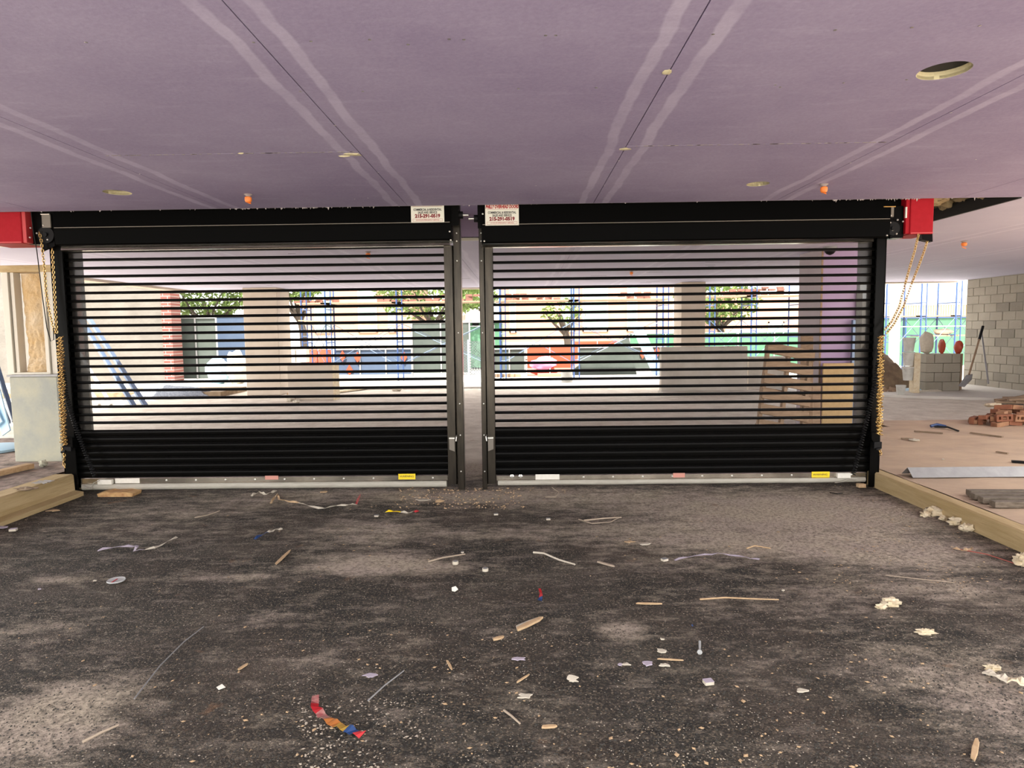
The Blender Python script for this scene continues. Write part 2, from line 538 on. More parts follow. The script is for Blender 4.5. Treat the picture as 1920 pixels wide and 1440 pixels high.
def make_floor():
    xs = [-16 + i * 0.5 for i in range(int((XL + 16) / .5))] + [XL + (XR - XL) * i / 130 for i in range(131)] + [XR + .4 + i * .5 for i in range(24)]
    ys = [-1.5, 0, 1.2] + [1.8 + i * 0.055 for i in range(92)] + [6.9 + i * .25 for i in range(57)]
    v, f, dv = [], [], []
    for y in ys:
        for x in xs:
            z = 0.006 * noise.noise(Vector((x * 1.1, y * 1.1, 0))) - 0.004
            v.append((x, y, z))
            d = dust_at(x, y)
            if y > 6.3: d = min(d, 1.1) + min(1.0, (y - 6.3) / 1.3) * 1.5
            # darker asphalt lane further back
            dv.append(min(1.6, d))
    nx = len(xs)
    for j in range(len(ys) - 1):
        for i in range(nx - 1):
            f.append((j * nx + i, j * nx + i + 1, (j + 1) * nx + i + 1, (j + 1) * nx + i))
    me = bpy.data.meshes.new('floor')
    me.from_pydata(v, [], f)
    a = me.attributes.new('dust', 'FLOAT', 'POINT')
    a.data.foreach_set('value', dv)
    me.materials.append(floor_material())
    o = bpy.data.objects.new('floor', me)
    COL.objects.link(o)
    tag(o, 'dusty black asphalt driveway floor strewn with grit', None, None, 'structure')
    return o


FLOOR = make_floor()

# ground outside, all round
b = MB().box(-60, 60, -40, 80, -0.40, -0.06)
b.build('ground', ground_m, kind='structure', label='pale sunlit ground outside the garage')
MB().box(-30, 30, 17.15, 21.2, -0.06, 0.04).build('pavement', ground_m, kind='structure', label='pale concrete strip just beyond the garage floor')


# left kerb + slab, right kerb + slab
def kerb(name, x0, x1, y0, y1, z, side):
    m = MB()
    prof = [(x0, -.05), (x0, z - .012), (x0 + .012, z), (x1 - .012, z), (x1, z - .012), (x1, -.05)]
    if side == 'left':
        prof = [(x0, -.05), (x0, z), (x1 - .10, z), (x1 - .085, z - .012), (x1 - .080, .045), (x1, .030), (x1, -.05)]
    m.prism(prof, y0, y1, 'Y')
    return m.build(name, curb_m, kind='structure', label='tan concrete kerb along the %s edge of the asphalt' % side)


kerb('kerb_left', XL - .26, XL, -1.5, 6.06, ZL, 'left')
kerb('kerb_left', XL - .26, XL - .06, 6.30, 8.3, ZL, 'left, behind the gate,')
kerb('kerb_right', XR, XR + .12, -1.5, 8.9, ZR, 'right')


def slab(name, x0, x1, y0, y1, z, m, label):
    mb = MB()
    nx, ny = int((x1 - x0) / .12), int((y1 - y0) / .12)
    vs, fs = [], []
    for j in range(ny + 1):
        for i in range(nx + 1):
            x = x0 + (x1 - x0) * i / nx; y = y0 + (y1 - y0) * j / ny
            vs.append((x, y, z - .004 + .008 * noise.noise(Vector((x * 2.5, y * 2.5, 3)))))
    for j in range(ny):
        for i in range(nx):
            a = j * (nx + 1) + i
            fs.append((a, a + 1, a + nx + 2, a + nx + 1))
    mb.add(vs, fs)
    mb.box(x0, x1, y0, y1, -.05, z - .03)
    return mb.build(name, m, kind='structure', label=label)


slab('slab_left', -9.0, XL - .27, -1.5, 8.3, ZL, slab_l, 'raised dirt-strewn concrete slab left of the asphalt')
slab('slab_right', XR + .134, 11.0, -1.5, 8.9, ZR, slab_m, 'raised dusty tan concrete slab right of the asphalt')
slab('slab_right', 5.0, 11.0, 8.9, 9.5, ZR, slab_m, 'far strip of the tan slab under the brick rubble')
# pale concrete apron at the foot of the block wall
MB().prism([(5.5, 15.0), (12, 11.8), (12, 17.2), (5.5, 17.2)], -.02, .05, 'Z').build(
    'apron', ground_m, kind='structure', label='pale concrete strip at the foot of the block wall')

# ---- ceilings, made of drywall panels
JX = [at(415, 392, Z=H).x, at(770, 391, Z=H).x, at(1108, 388, Z=H).x, at(1440, 383, Z=H).x]
JX = [at(115, 262, Z=H).x * .5 + at(415, 392, Z=H).x * .5, at(675, 285, Z=H).x * .5 + at(480, 75, Z=H).x * .5,
      at(1172, 280, Z=H).x * .5 + at(1250, 140, Z=H).x * .5, at(1680, 262, Z=H).x * .5 + at(1560, 322, Z=H).x * .5]
YX_L = at(430, 288, Z=H).y
YX_R = at(1430, 270, Z=H).y
P0 = JX[0] - (JX[1] - JX[0]) * 1.0
P5 = JX[3] + (JX[3] - JX[2]) * 1.0


def ceil_mat(name, joints, base, pale):
    m = bpy.data.materials.new(name)
    m.use_nodes = True
    nt = m.node_tree; N = nt.nodes; L = nt.links
    b = N['Principled BSDF']; b.inputs['Roughness'].default_value = 0.8
    g = N.new('ShaderNodeNewGeometry'); P = g.outputs['Position']
    s = N.new('ShaderNodeSeparateXYZ'); L.new(P, s.inputs[0])

    def mt(op, a, c=None, clamp=False):
        k = N.new('ShaderNodeMath'); k.operation = op; k.use_clamp = clamp
        for i, q in enumerate((a, c)):
            if q is None: continue
            if isinstance(q, (int, float)): k.inputs[i].default_value = q
            else: L.new(q, k.inputs[i])
        return k.outputs[0]

    def nz(scale, detail, st, lo, hi, tmin=0, tmax=1, rough=.6):
        mp = N.new('ShaderNodeMapping'); mp.inputs['Scale'].default_value = st
        L.new(P, mp.inputs[0])
        n = N.new('ShaderNodeTexNoise'); n.inputs['Scale'].default_value = scale; n.inputs['Detail'].default_value = detail
        n.inputs['Roughness'].default_value = rough
        L.new(mp.outputs[0], n.inputs['Vector'])
        r = N.new('ShaderNodeMapRange')
        r.inputs['From Min'].default_value = lo; r.inputs['From Max'].default_value = hi
        r.inputs['To Min'].default_value = tmin; r.inputs['To Max'].default_value = tmax
        L.new(n.outputs['Fac'], r.inputs['Value'])
        return r.outputs[0]
    wob = nz(1.4, 3, (1, 1, 1), .2, .8, -.035, .035)
    x = mt('ADD', s.outputs[0], wob)
    dmin = None
    for j in joints:
        d = mt('ABSOLUTE', mt('SUBTRACT', x, j))
        dmin = d if dmin is None else mt('MINIMUM', dmin, d)
    e = mt('ABSOLUTE', mt('SUBTRACT', dmin, .105))
    band = N.new('ShaderNodeMapRange'); L.new(e, band.inputs['Value'])
    band.inputs['From Min'].default_value = .036; band.inputs['From Max'].default_value = .024
    bandf = mt('MULTIPLY', band.outputs[0], nz(3, 6, (1, 1, 1), .3, .6, .25, .62))
    streak = nz(2.2, 8, (1.0, 5, 1), .55, .75, 0, .30, .7)
    fine = nz(60, 4, (1, 1, 1), .3, .7, 0, .22)
    mott = nz(.9, 5, (1, 1, 1), .35, .7, 0, .35)
    f = mt('ADD', mt('ADD', bandf, streak), mt('ADD', fine, mott), True)
    k = N.new('ShaderNodeMix'); k.data_type = 'RGBA'
    k.inputs[6].default_value = (*base, 1); k.inputs[7].default_value = (*pale, 1)
    L.new(f, k.inputs[0]); L.new(k.outputs[2], b.inputs['Base Color'])
    bp = N.new('ShaderNodeBump'); bp.inputs['Strength'].default_value = .12; bp.inputs['Distance'].default_value = .01
    L.new(nz(35, 5, (1, 1, 1), 0, 1), bp.inputs['Height']); L.new(bp.outputs[0], b.inputs['Normal'])
    return m


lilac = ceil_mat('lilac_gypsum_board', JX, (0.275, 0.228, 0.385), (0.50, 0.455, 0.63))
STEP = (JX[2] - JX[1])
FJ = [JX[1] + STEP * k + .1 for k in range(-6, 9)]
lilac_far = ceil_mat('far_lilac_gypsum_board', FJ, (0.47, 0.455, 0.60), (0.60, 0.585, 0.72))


def panel(parent, poly, z, material, gap=.0028, th=.015):
    """one gypsum board; poly is an axis-aligned rect (x0,x1,y0,y1)"""
    x0, x1, y0, y1 = poly
    m = MB().box(x0 + gap, x1 - gap, y0 + gap, y1 - gap, z, z + th)
    return m.build('drywall_panel', [material], parent)


ceil1 = thing('ceiling', 'near ceiling of bare lilac drywall panels', None, (0, 2.2, H), kind='structure')
rows = [(P0, JX[0], [(.2, 3.0), (3.0, YC)]), (JX[0], JX[1], [(.2, .5), (.5, YX_L), (YX_L, YC)]), (JX[1], JX[2], [(.2, 2.24), (2.24, YC)]),
        (JX[2], JX[3], [(.2, .5), (.5, YX_R), (YX_R, YC)]), (JX[3], P5, [(.2, 1.4), (1.4, YC)]), (P5, 5.6, [(.2, 3), (3, YC)]), (-6.6, P0, [(.2, 3), (3, YC)])]
hole_specs = [(1770, 133, .105), (1421, 345, .085), (220, 361, .10)]
holes = [(at(px, py, Z=H), r) for px, py, r in hole_specs]


def panel_with_hole(x0, x1, y0, y1, z, cs, r, th=.015):
    """rectangular board with a round opening"""
    mb = MB()
    n = 32
    cx, cy = cs
    def edge(a):
        dx, dy = cos(a), sin(a)
        t = 1e9
        if dx > 1e-9: t = min(t, (x1 - cx) / dx)
        if dx < -1e-9: t = min(t, (x0 - cx) / dx)
        if dy > 1e-9: t = min(t, (y1 - cy) / dy)
        if dy < -1e-9: t = min(t, (y0 - cy) / dy)
        return (cx + dx * t, cy + dy * t)
    angs = sorted([2 * pi * k / n for k in range(n)] + [math.atan2(yy - cy, xx - cx) % (2 * pi) for xx in (x0, x1) for yy in (y0, y1)])
    L = len(angs)
    vs = []
    for a in angs:
        ex, ey = edge(a)
        ix, iy = cx + r * cos(a), cy + r * sin(a)
        vs += [(ix, iy, z), (ex, ey, z), (ix, iy, z + th), (ex, ey, z + th)]
    fs, mi = [], []
    for i in range(L):
        j = (i + 1) % L
        fs.append((4 * i, 4 * j, 4 * j + 1, 4 * i + 1)); mi.append(0)
        fs.append((4 * i, 4 * i + 2, 4 * j + 2, 4 * j)); mi.append(1)
        fs.append((4 * i + 2, 4 * i + 3, 4 * j + 3, 4 * j + 2)); mi.append(0)
        fs.append((4 * i + 1, 4 * j + 1, 4 * j + 3, 4 * i + 3)); mi.append(0)
    mb.add(vs, fs); mb.mi = mi
    return mb


for x0, x1, ys in rows:
    for y0, y1 in ys:
        hs = [(c, r) for c, r in holes if x0 < c.x < x1 and y0 < c.y < y1]
        g = .0028
        if hs:
            c, r = hs[0]
            mb = panel_with_hole(x0 + g, x1 - g, y0 + g, y1 - g, H, (c.x, c.y), r)
            p = mb.build('drywall_panel', [lilac, plaster_y], ceil1)
        else:
            panel(ceil1, (x0, x1, y0, y1), H, lilac)
MB().box(-6.6, 5.6, .2, YC, H + .035, H + .05).build('ceiling_backing', dark_void, ceil1)
for c, r in holes:
    n = 32; vs = []; fs = []
    for k in range(n):
        q = 2 * pi * k / n
        vs += [(c.x + r * cos(q), c.y + r * sin(q), H + .001), (c.x + r * cos(q), c.y + r * sin(q), H + .034),
               (c.x + (r + .01) * cos(q), c.y + (r + .01) * sin(q), H + .034), (c.x + (r + .01) * cos(q), c.y + (r + .01) * sin(q), H + .001)]
        j = (k + 1) % n
        fs += [(4 * k, 4 * k + 1, 4 * j + 1, 4 * j), (4 * k + 2, 4 * k + 3, 4 * j + 3, 4 * j + 2)]
    MB().add(vs, fs).build('opening_rim', plaster_y, ceil1, label='cream plaster rim of a round opening')
# screw heads and plaster nicks in the boards
m = MB()
scr = [(161, 79), (583, 77), (693, 74), (765, 83), (842, 73), (870, 74), (680, 171), (1023, 66), (1042, 66), (1566, 56), (1710, 51), (1837, 48), (1454, 159), (1463, 163),
       (1582, 155), (1700, 149), (972, 166), (1118, 164), (475, 79), (563, 171), (628, 235), (709, 323), (262, 326), (1337, 64), (1253, 133), (1160, 301), (1133, 347), (1783, 211), (1595, 305), (1830, 299), (443, 290), (1000, 375), (1005, 348), (665, 373), (690, 371)]
for px, py in scr:
    c = at(px, py, Z=H)
    m.lathe([(.004, 0), (.0065, -.001), (.004, -.002)], (c.x, c.y, H), 8)
m.build('screw_head', steel, ceil1)
m = MB()
for px, py, w, h in [(662, 289, .05, .03), (1172, 279, .03, .02), (452, 287, .02, .008), (1250, 135, .02, .03), (645, 292, .04, .01)]:
    c = at(px, py, Z=H)
    m.blob((c.x, c.y, H - .001), (w, h, .006), seed=px, n=5, m=9, amp=.4)
m.build('plaster_smear', plaster_y, ceil1, smooth=True)
# seam line fuzz along the cross joints
m = MB()
for (x0, x1, yy) in ((JX[0], JX[1], YX_L), (JX[2], JX[3], YX_R)):
    for k in range(70):
        x = random.uniform(x0 + .03, x1 - .03)
        w = random.uniform(.004, .03)
        m.box(x, x + w, yy - .0035, yy + .0035 + random.uniform(0, .004), H - .0015, H + .002)
m.build('paper_fray', paper, ceil1)
# torn paper along the ceiling's open edge
m = MB()
for k in range(150):
    px = random.choice([random.uniform(-20, 1920), random.uniform(1560, 1720), random.uniform(440, 660)])
    c = at(px, 388, Y=YC)
    w = random.uniform(.002, .012); h = random.uniform(.002, .014) * (2.0 if random.random() < .1 else 1)
    m.add([(c.x - w, YC, H + .004), (c.x + w, YC, H + .004), (c.x + random.uniform(-.01, .01), YC + .002, H - h),
           (c.x - w, YC - .003, H + .004), (c.x + w, YC - .003, H + .004)], [(0, 1, 2), (3, 2, 4)])
m.box(-6.6, 5.6, YC + .0005, YC + .002, H, H + .012)
m.build('torn_paper_edge', paper, ceil1)

# far ceiling
ceil2 = thing('ceiling', 'far ceiling of lilac drywall panels behind the gates', None, (0, 12, H), kind='structure')
XS = -8.3
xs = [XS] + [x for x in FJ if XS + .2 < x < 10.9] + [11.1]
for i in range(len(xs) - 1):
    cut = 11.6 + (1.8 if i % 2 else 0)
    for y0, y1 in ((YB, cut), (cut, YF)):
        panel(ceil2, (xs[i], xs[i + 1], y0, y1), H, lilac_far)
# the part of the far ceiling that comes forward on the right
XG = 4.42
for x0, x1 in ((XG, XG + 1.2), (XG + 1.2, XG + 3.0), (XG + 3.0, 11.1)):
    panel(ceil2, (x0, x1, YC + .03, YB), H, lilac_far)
MB().box(XS, 11.1, YB, YF, H + .016, H + .03).build('ceiling_backing', dark_void, ceil2)
m = MB()
for k in range(26):
    x = random.uniform(-6, 9); y = random.uniform(9, 16)
    m.box(x, x + random.uniform(.1, .35), y, y + .01, H - .002, H + .001)
m.build('seam_nick', dark_void, ceil2)
# bulkhead over the slot
MB().box(XS, XG, YB, YB + .02, H + .02, 3.18).build('bulkhead', lilac_face, kind='structure', label='vertical lilac board face above the slot behind the gates')
MB().box(XS, XG, YB - .008, YB + .02, H - .012, H + .02).build('trim_1', frame_w, kind='structure', label='cream edge bead along the front of the far ceiling')
MB().box(XG - .03, XG, YC + .03, YB, H - .005, H + .12).build('trim_2', char, kind='structure', label='dark steel angle along the open ceiling edge beside the red motor')
MB().box(-6.6, 5.6, .2, YC + .3, 3.2, 3.45).box(-9, 11.3, YC + .3, YF, 3.2, 3.45).build('shading_deck', dark_void, kind='structure', label='unseen dark deck added above the ceilings to block light')  # unseen deck added to block light; near edges trimmed to let daylight in
MB().box(XS - .28, XS - .003, YC + 1, YF, H - .05, 3.2).build('fascia_left', beige_col, kind='structure', label='brown soffit edge along the left of the far ceiling')
MB().box(XS, 11.1, YF + .003, YF + .25, H - .03, 3.2).build('fascia_far', beige_col, kind='structure', label='edge beam over the far opening')
m = MB()
for k in range(26):
    m.blob((4.05 + .3 * random.random() + .12 * (k % 3), 6.15 + .075 * k, 2.80 + random.uniform(-.05, .08)), (.17, .12, .09), seed=k, n=6, m=9, amp=.5)
m.build('insulation', insul, smooth=True, label='lumpy yellow-brown insulation in the open ceiling beside the red motor', cat='insulation', kind='stuff')


# ================================================================== THE GATES
def text_mesh(txt, size, loc, material, parent, bold=0, shear=0, sx=1.0, name='lettering'):
    cu = bpy.data.curves.new('t', 'FONT')
    cu.body = txt; cu.size = size; cu.align_x = 'CENTER'; cu.align_y = 'CENTER'; cu.offset = bold; cu.shear = shear
    cu.extrude = .0004
    cu.resolution_u = 2
    ob = bpy.data.objects.new('t', cu)
    COL.objects.link(ob)
    dg = bpy.context.evaluated_depsgraph_get()
    me = bpy.data.meshes.new_from_object(ob.evaluated_get(dg))
    bpy.data.objects.remove(ob)
    o0 = Vector(parent['_o'])
    M = Matrix.Translation(Vector(loc) - o0) @ Matrix.Rotation(pi / 2, 4, 'X') @ Matrix.Diagonal((sx, 1, 1, 1))
    me.transform(M)
    me.materials.clear(); me.materials.append(material)
    o = bpy.data.objects.new(name, me)
    COL.objects.link(o); o.parent = parent
    return o


YG = 6.15


def gx(px, py=700, Y=YG): return at(px, py, Y=Y).x
def gz(px, py, Y=YG): return at(px, py, Y=Y).z


def gate(side):
    Lf = side == 'left'
    if Lf:
        post_o, post_i, tint_i = gx(118), gx(141), gx(167)       # outer motor-side post
        in_g0, in_g1, in_a1 = gx(838), gx(855), gx(868)           # inner guide, inner angle
        bar0, bar1, nb = gz(160, 471.75), gz(160, 793), 22
        ptop, rt, rb = gz(500, 803), gz(500, 892), gz(500, 902.5)
        tb = gz(500, 914.5)
        hx0, hx1 = gx(102, 430, 6.0), gx(846, 430, 6.0)
        hmid, hbot, lip = gz(500, 422, 6.0), gz(500, 455, 6.0), gz(600, 464, 6.06)
    else:
        post_o, post_i, tint_i = gx(1647), gx(1629), gx(1603)
        in_g0, in_g1, in_a1 = gx(927), gx(911), gx(902)
        bar0, bar1, nb = gz(930, 476.5), gz(930, 789), 21
        ptop, rt, rb = gz(1200, 798), gz(1200, 887.5), gz(1200, 896.5)
        tb = gz(1200, 906.5)
        hx0, hx1 = gx(903, 430, 6.0), gx(1668, 430, 6.0)
        hmid, hbot, lip = gz(1200, 417.5, 6.0), gz(1200, 452, 6.0), gz(1200, 460, 6.06)
    s = 1 if Lf else -1
    xa, xb = sorted((post_i, in_g0))
    cx = (post_o + in_a1) / 2
    g = thing('rolling_gate', ('black rolling grille gate on the left, its motor side against the pale concrete pier' if Lf else
                               'black rolling grille gate on the right, its motor side against the tan kerb slab'), 'gate', (cx, YG, 0))
    # curtain: open upper part
    x_s0, x_s1 = xa - .02, xb + .02
    ym = YG
    first = None
    for k in range(nb):
        z = bar0 + (bar1 - bar0) * k / (nb - 1)
        if first is None:
            m = MB()
            pr = [(ym - .011, z - .012), (ym - .014, z), (ym - .011, z + .012), (ym + .008, z + .0135), (ym + .008, z - .0135)]
            m.prism([(p[0], p[1]) for p in pr], x_s0, x_s1, 'X')
            first = m.build('slat', black_slat, g, label='thin horizontal open-grille slat')
            f0z = z
        else:
            c = copy_part(first, g, (0, 0, z - f0z))
            if 'label' in c: del c['label']
    if 'label' in first: del first['label']
    # solid lower slats
    n = 7 if Lf else 6
    hh = (ptop - rt) / n
    firstp = None
    for k in range(n):
        z1 = ptop - hh * k
        if firstp is None:
            m = MB()
            pr = [(ym - .006, z1), (ym - .014, z1 - .006), (ym - .018, z1 - hh * .3), (ym - .018, z1 - hh * .72), (ym - .010, z1 - hh + .007), (ym - .004, z1 - hh + .004),
                  (ym - .004, z1 - hh), (ym + .01, z1 - hh), (ym + .01, z1)]
            m.prism(pr, x_s0, x_s1, 'X')
            firstp = m.build('solid_slat', black, g, smooth=True)
            fz = z1
        else:
            copy_part(firstp, g, (0, 0, z1 - fz))
    # smoked end strip
    x0, x1 = sorted((post_i, tint_i))
    MB().box(x0, x1, ym + .012, ym + .016, ptop - .02, gz(500, 455)).build('edge_strip', tint_m, g, label='smoked see-through strip beside the guide')
    # bottom bar
    m = MB()
    m.prism([(ym - .03, rt), (ym - .034, rt - .006), (ym - .034, rb + .006), (ym - .045, rb + .003), (ym - .045, rb), (ym + .02, rb), (ym + .02, rt)], xa + .01, xb - .01, 'X')
    m.build('bottom_bar', alu, g, smooth=False, label='shiny metal bottom bar')
    for k in range(11):
        x = xa + .55 + k * (xb - xa - .7) / 10
        MB().lathe([(.009, 0), (.008, .004), (.004, .006)], (0, 0, 0), 8, Matrix.Translation((x, ym - .034, (rt + rb) / 2)) @ Matrix.Rotation(pi / 2, 4, 'X')).build('bolt', steel, g)
    # rubber seal, a slightly wavy tube
    pts = []
    zc = (rb + tb) / 2
    for k in range(41):
        t = k / 40
        x = xa + .02 + t * (xb - xa - .04)
        pts.append((x, ym - .02 + .004 * noise.noise(Vector((x * 2, 1, side == 'left'))), zc + .004 * noise.noise(Vector((x * 1.7, 4, 0)))))
    MB().tube(pts, (rb - tb) / 2 + .002, 12).build('rubber_seal', rubber, g, smooth=True, label='pale grey rubber tube seal')
    # guides
    def post(name, xo, xi, mat_, y0=YG - .05, y1=YG + .09, z0=0.0, z1=3.0, lab=None):
        a, c = sorted((xo, xi))
        m = MB()
        t = .006
        # a C channel with the slot towards the curtain
        if name == 'guide_channel':
            w = .03
            m.box(a, c, y0, y0 + .022, z0, z1)
            m.box(a, c, y1 - .022, y1, z0, z1)
            if xo < xi: m.box(a, a + w * .4, y0, y1, z0, z1)
            else: m.box(c - w * .4, c, y0, y1, z0, z1)
        else:
            m.box(a, c, y0, y0 + t, z0, z1)
            if xo < xi: m.box(a, a + t, y0, y0 + .12, z0, z1)
            else: m.box(c - t, c, y0, y0 + .12, z0, z1)
        return m.build(name, mat_, g, bevel=.002, label=lab)
    ztop = gz(500, 452)
    post('guide_channel', post_o, post_i, black, z0=0.03 if Lf else .0, z1=ztop + .02, y0=YG - .07)
    post('guide_channel', in_g1, in_g0, guide_m, z0=.06, z1=gz(840, 462), y0=YG - .06, lab='dark bronze guide channel beside the middle gap')
    post('wall_angle', in_a1, in_g1, guide_m, z0=0.0, z1=2.95, y0=YG - .03)
    post('wall_angle', post_o - s * .02, post_o + s * .01, black, z0=0.0, z1=2.95, y0=YG - .02)
    # bolts up the angle
    for py in (437, 452, 489, 624, 757, 816, 884):
        c = at((858 if Lf else 903), py, Y=YG - .035)
        x = (in_a1 + in_g1) / 2
        MB().lathe([(.007, 0), (.007, .006), (.003, .008), (.003, .02)], (0, 0, 0), 8, Matrix.Translation((x, YG - .030, c.z)) @ Matrix.Rotation(pi / 2, 4, 'X')).build('bolt', steel, g)
    # taupe pull plates on the guide
    zt, zb = gz(865, 820), gz(865, 843)
    xm = (in_g0 + in_g1) / 2
    w = .026
    poly = [(xm - w, zt), (xm + w, zt), (xm + w, zb + (.016 if not Lf else -.004)), (xm - w, zb + (-.004 if not Lf else .016))]
    pm = MB().prism(poly, YG - .085, YG - .062, 'Y').build('stop_plate', tag_m, g, bevel=.002, label='small taupe stop plate')
    MB().box(xm - w, xm + w, YG - .09, YG - .06, zt, zt + .012).build('plate_lip', steel, pm)
    MB().tube([(in_g1 , YG - .07, zt + .03), (in_g1 + s * .004, YG - .1, zt + .02), (in_g1 - s * .002, YG - .1, zt - .02)], .006, 8).build('latch_pin', steel, g, smooth=True)
    # hood
    m = MB()
    pr = [(6.02, 2.95), (5.985, 2.9), (5.985, hmid + .003), (5.992, hmid), (5.985, hmid - .003), (5.99, hmid - .02), (6.0, hbot + .012), (6.01, hbot), (6.02, hbot), (6.38, hbot + .02), (6.38, 2.95)]
    m.prism(pr, hx0, hx1, 'X')
    hd = m.build('hood', black_matt, g, smooth=False, label='long black hood over the rolled curtain')
    MB().box(hx0 + .01, hx1 - .01, 5.980, 5.992, hmid - .003, hmid + .003).build('hood_seam', tag_m, hd)
    a, c = sorted((gx(485 if Lf else 903, 462, 6.06), hx1 if Lf else gx(1640, 455, 6.06)))
    a = hx0 + .02 if Lf else a
    MB().prism([(6.045, hbot - .002), (6.035, lip + .006), (6.05, lip), (6.12, lip), (6.12, hbot - .002)], a, c - .02, 'X').build('hood_lip', alu, g, label='shiny lower lip of the hood')
    for px in ((843, 434), (845, 450)) if Lf else ((905, 401), (908, 452)):
        c = at(px[0], px[1], Y=5.98)
        MB().lathe([(.008, 0), (.008, .005), (.004, .008)], (0, 0, 0), 8, Matrix.Translation((c.x, 5.985, c.z)) @ Matrix.Rotation(pi / 2, 4, 'X')).build('bolt', steel, hd)
    # end bracket, bearing and shaft at the middle gap
    sz = gz(860, 407) if Lf else gz(885, 413.5)
    xi = in_a1
    MB().box(min(xi, xi - s * .12), max(xi, xi - s * .12), 6.0, 6.012, hmid - .03 , 2.95).build('end_plate', black, g, bevel=.002)
    MB().cyl((xi - s * .02, 6.05, sz), (xi + s * .035, 6.05, sz), .033, 16).build('bearing', char, g, smooth=True)
    MB().cyl((xi + s * .03, 6.05, sz), (xi + s * .085, 6.05, sz), .011, 12).build('shaft', steel, g, smooth=True)
    # labels on the bottom bar
    def lab(px0, px1, py0, py1, mat_, name, lb, th=.004):
        a = at(px0, py0, Y=YG - .036); c = at(px1, py1, Y=YG - .036)
        return MB().box(a.x, c.x, YG - .036 - th, YG - .034, c.z, a.z).build(name, mat_, g, label=lb)
    if Lf:
        o = lab(747, 779, 888.5, 898.5, yellow, 'warning_label', 'small yellow warning label')
        lab(216, 262, 897, 906.5, white, 'white_label', 'white sticker with small print')
        q = lab(186, 213, 899, 907, white, 'sensor_box', 'white sensor box', .03)
        lab(497, 522, 892, 899, mat('worn_red_sticker', (.55, .25, .2), .6), 'red_sticker', 'worn reddish sticker')
    else:
        o = lab(1522, 1555, 884.5, 896, yellow, 'warning_label', 'small yellow warning label')
        lab(1004, 1049, 889.5, 900, white, 'white_label', 'white sticker with small print')
        q = lab(1568, 1592, 886, 895, white, 'sensor_box', 'white sensor box', .03)
        lab(1262, 1284, 887, 895, MATS['worn_red_sticker'], 'red_sticker', 'worn reddish sticker')
        for px in (960, 976):
            c = at(px, 893, Y=YG - .04)
            MB().lathe([(.020, 0), (.020, .008), (.009, .012), (.009, .02)], (0, 0, 0), 6, Matrix.Translation((c.x, YG - .034, c.z)) @ Matrix.Rotation(pi / 2, 4, 'X')).build('bolt', steel, g)
    c0 = Vector(o['_o'])
    a = at(750 if Lf else 1525, 893.5 if Lf else 890, Y=YG - .041)
    text_mesh('WARNING', .028, (a.x + .065, YG - .0412, a.z), ink_black, o, bold=0)
    # perforated-looking mechanism on the motor side
    return g


gateL = gate('left')
gateR = gate('right')


def sign(px0, px1, pyb, label):
    a = at(px0, pyb, Y=5.975); c = at(px1, pyb - 1, Y=5.975)
    w = c.x - a.x; h = .205
    zb = a.z
    g = MB().box(a.x, c.x, 5.974, 5.984, zb, zb + h).build('company_sign', sign_white, label=label, cat='sign', origin=(a.x + w / 2, 5.975, zb), bevel=.001)
    cx = a.x + w / 2; y = 5.9735
    text_mesh('PHILLY OVERHEAD DOORS', .040, (cx, y, zb + .163), ink_red, g, bold=.0022, shear=.25, sx=.60)
    text_mesh('COMMERCIAL & RESIDENTIAL', .027, (cx, y, zb + .112), ink_black, g, sx=.70, bold=.0010)
    text_mesh('SALES AND SERVICE', .026, (cx, y, zb + .087), ink_black, g, sx=.74, bold=.0010)
    text_mesh('215-291-0519', .042, (cx, y, zb + .056), ink_dred, g, bold=.0026, sx=.95)
    m = MB()
    zz0, zz1, x0, x1, t = zb + .010, zb + .032, cx - w * .45, cx + w * .45, .0018
    m.box(x0, x1, y, y + .0008, zz0, zz0 + t); m.box(x0, x1, y, y + .0008, zz1 - t, zz1)
    m.box(x0, x0 + t, y, y + .0008, zz0, zz1); m.box(x1 - t, x1, y, y + .0008, zz0, zz1)
    m.box(x0, x1, y, y + .0008, zb + .140, zb + .1418)
    m.build('printed_border', ink_red, g)
    text_mesh('24 HOUR EMERGENCY SERVICE', .019, (cx, y, (zz0 + zz1) / 2), ink_red, g, sx=.78)
    return g


sign(771, 833, 417.5, 'white company sign with red phone number, upper edge hidden, on the left hood')
sign(910, 973, 423, 'white company sign showing its red heading, on the right hood')


# motors, brackets, chains
def motor(px0, px1, py0, py1, label, side):
    a = at(px0, py1, Y=5.98); c = at(px1, py0, Y=5.98)
    g = thing('gate_motor', label, 'motor', ((a.x + c.x) / 2, 6.1, a.z))
    MB().box(a.x, c.x, 5.98, 6.30, a.z, 2.9).build('housing', red, g, bevel=.006)
    MB().box(a.x + .004, c.x - .004, 5.974, 5.984, a.z + .004, a.z + .014).build('cover_flange', red_edge, g)
    e = c.x if side == 'left' else a.x
    MB().box(min(e, e + (.035 if side == 'left' else -.035)), max(e, e + (.035 if side == 'left' else -.035)), 5.99, 6.3, a.z + .005, 2.88).build(
        'side_flange', red_edge if side == 'left' else red, g, bevel=.003)
    return g


motor(-30, 38, 402, 457, 'red motor box at the left end of the left gate', 'left')
motor(1706, 1752, 378, 439, 'red motor box at the far end of the right gate', 'right')


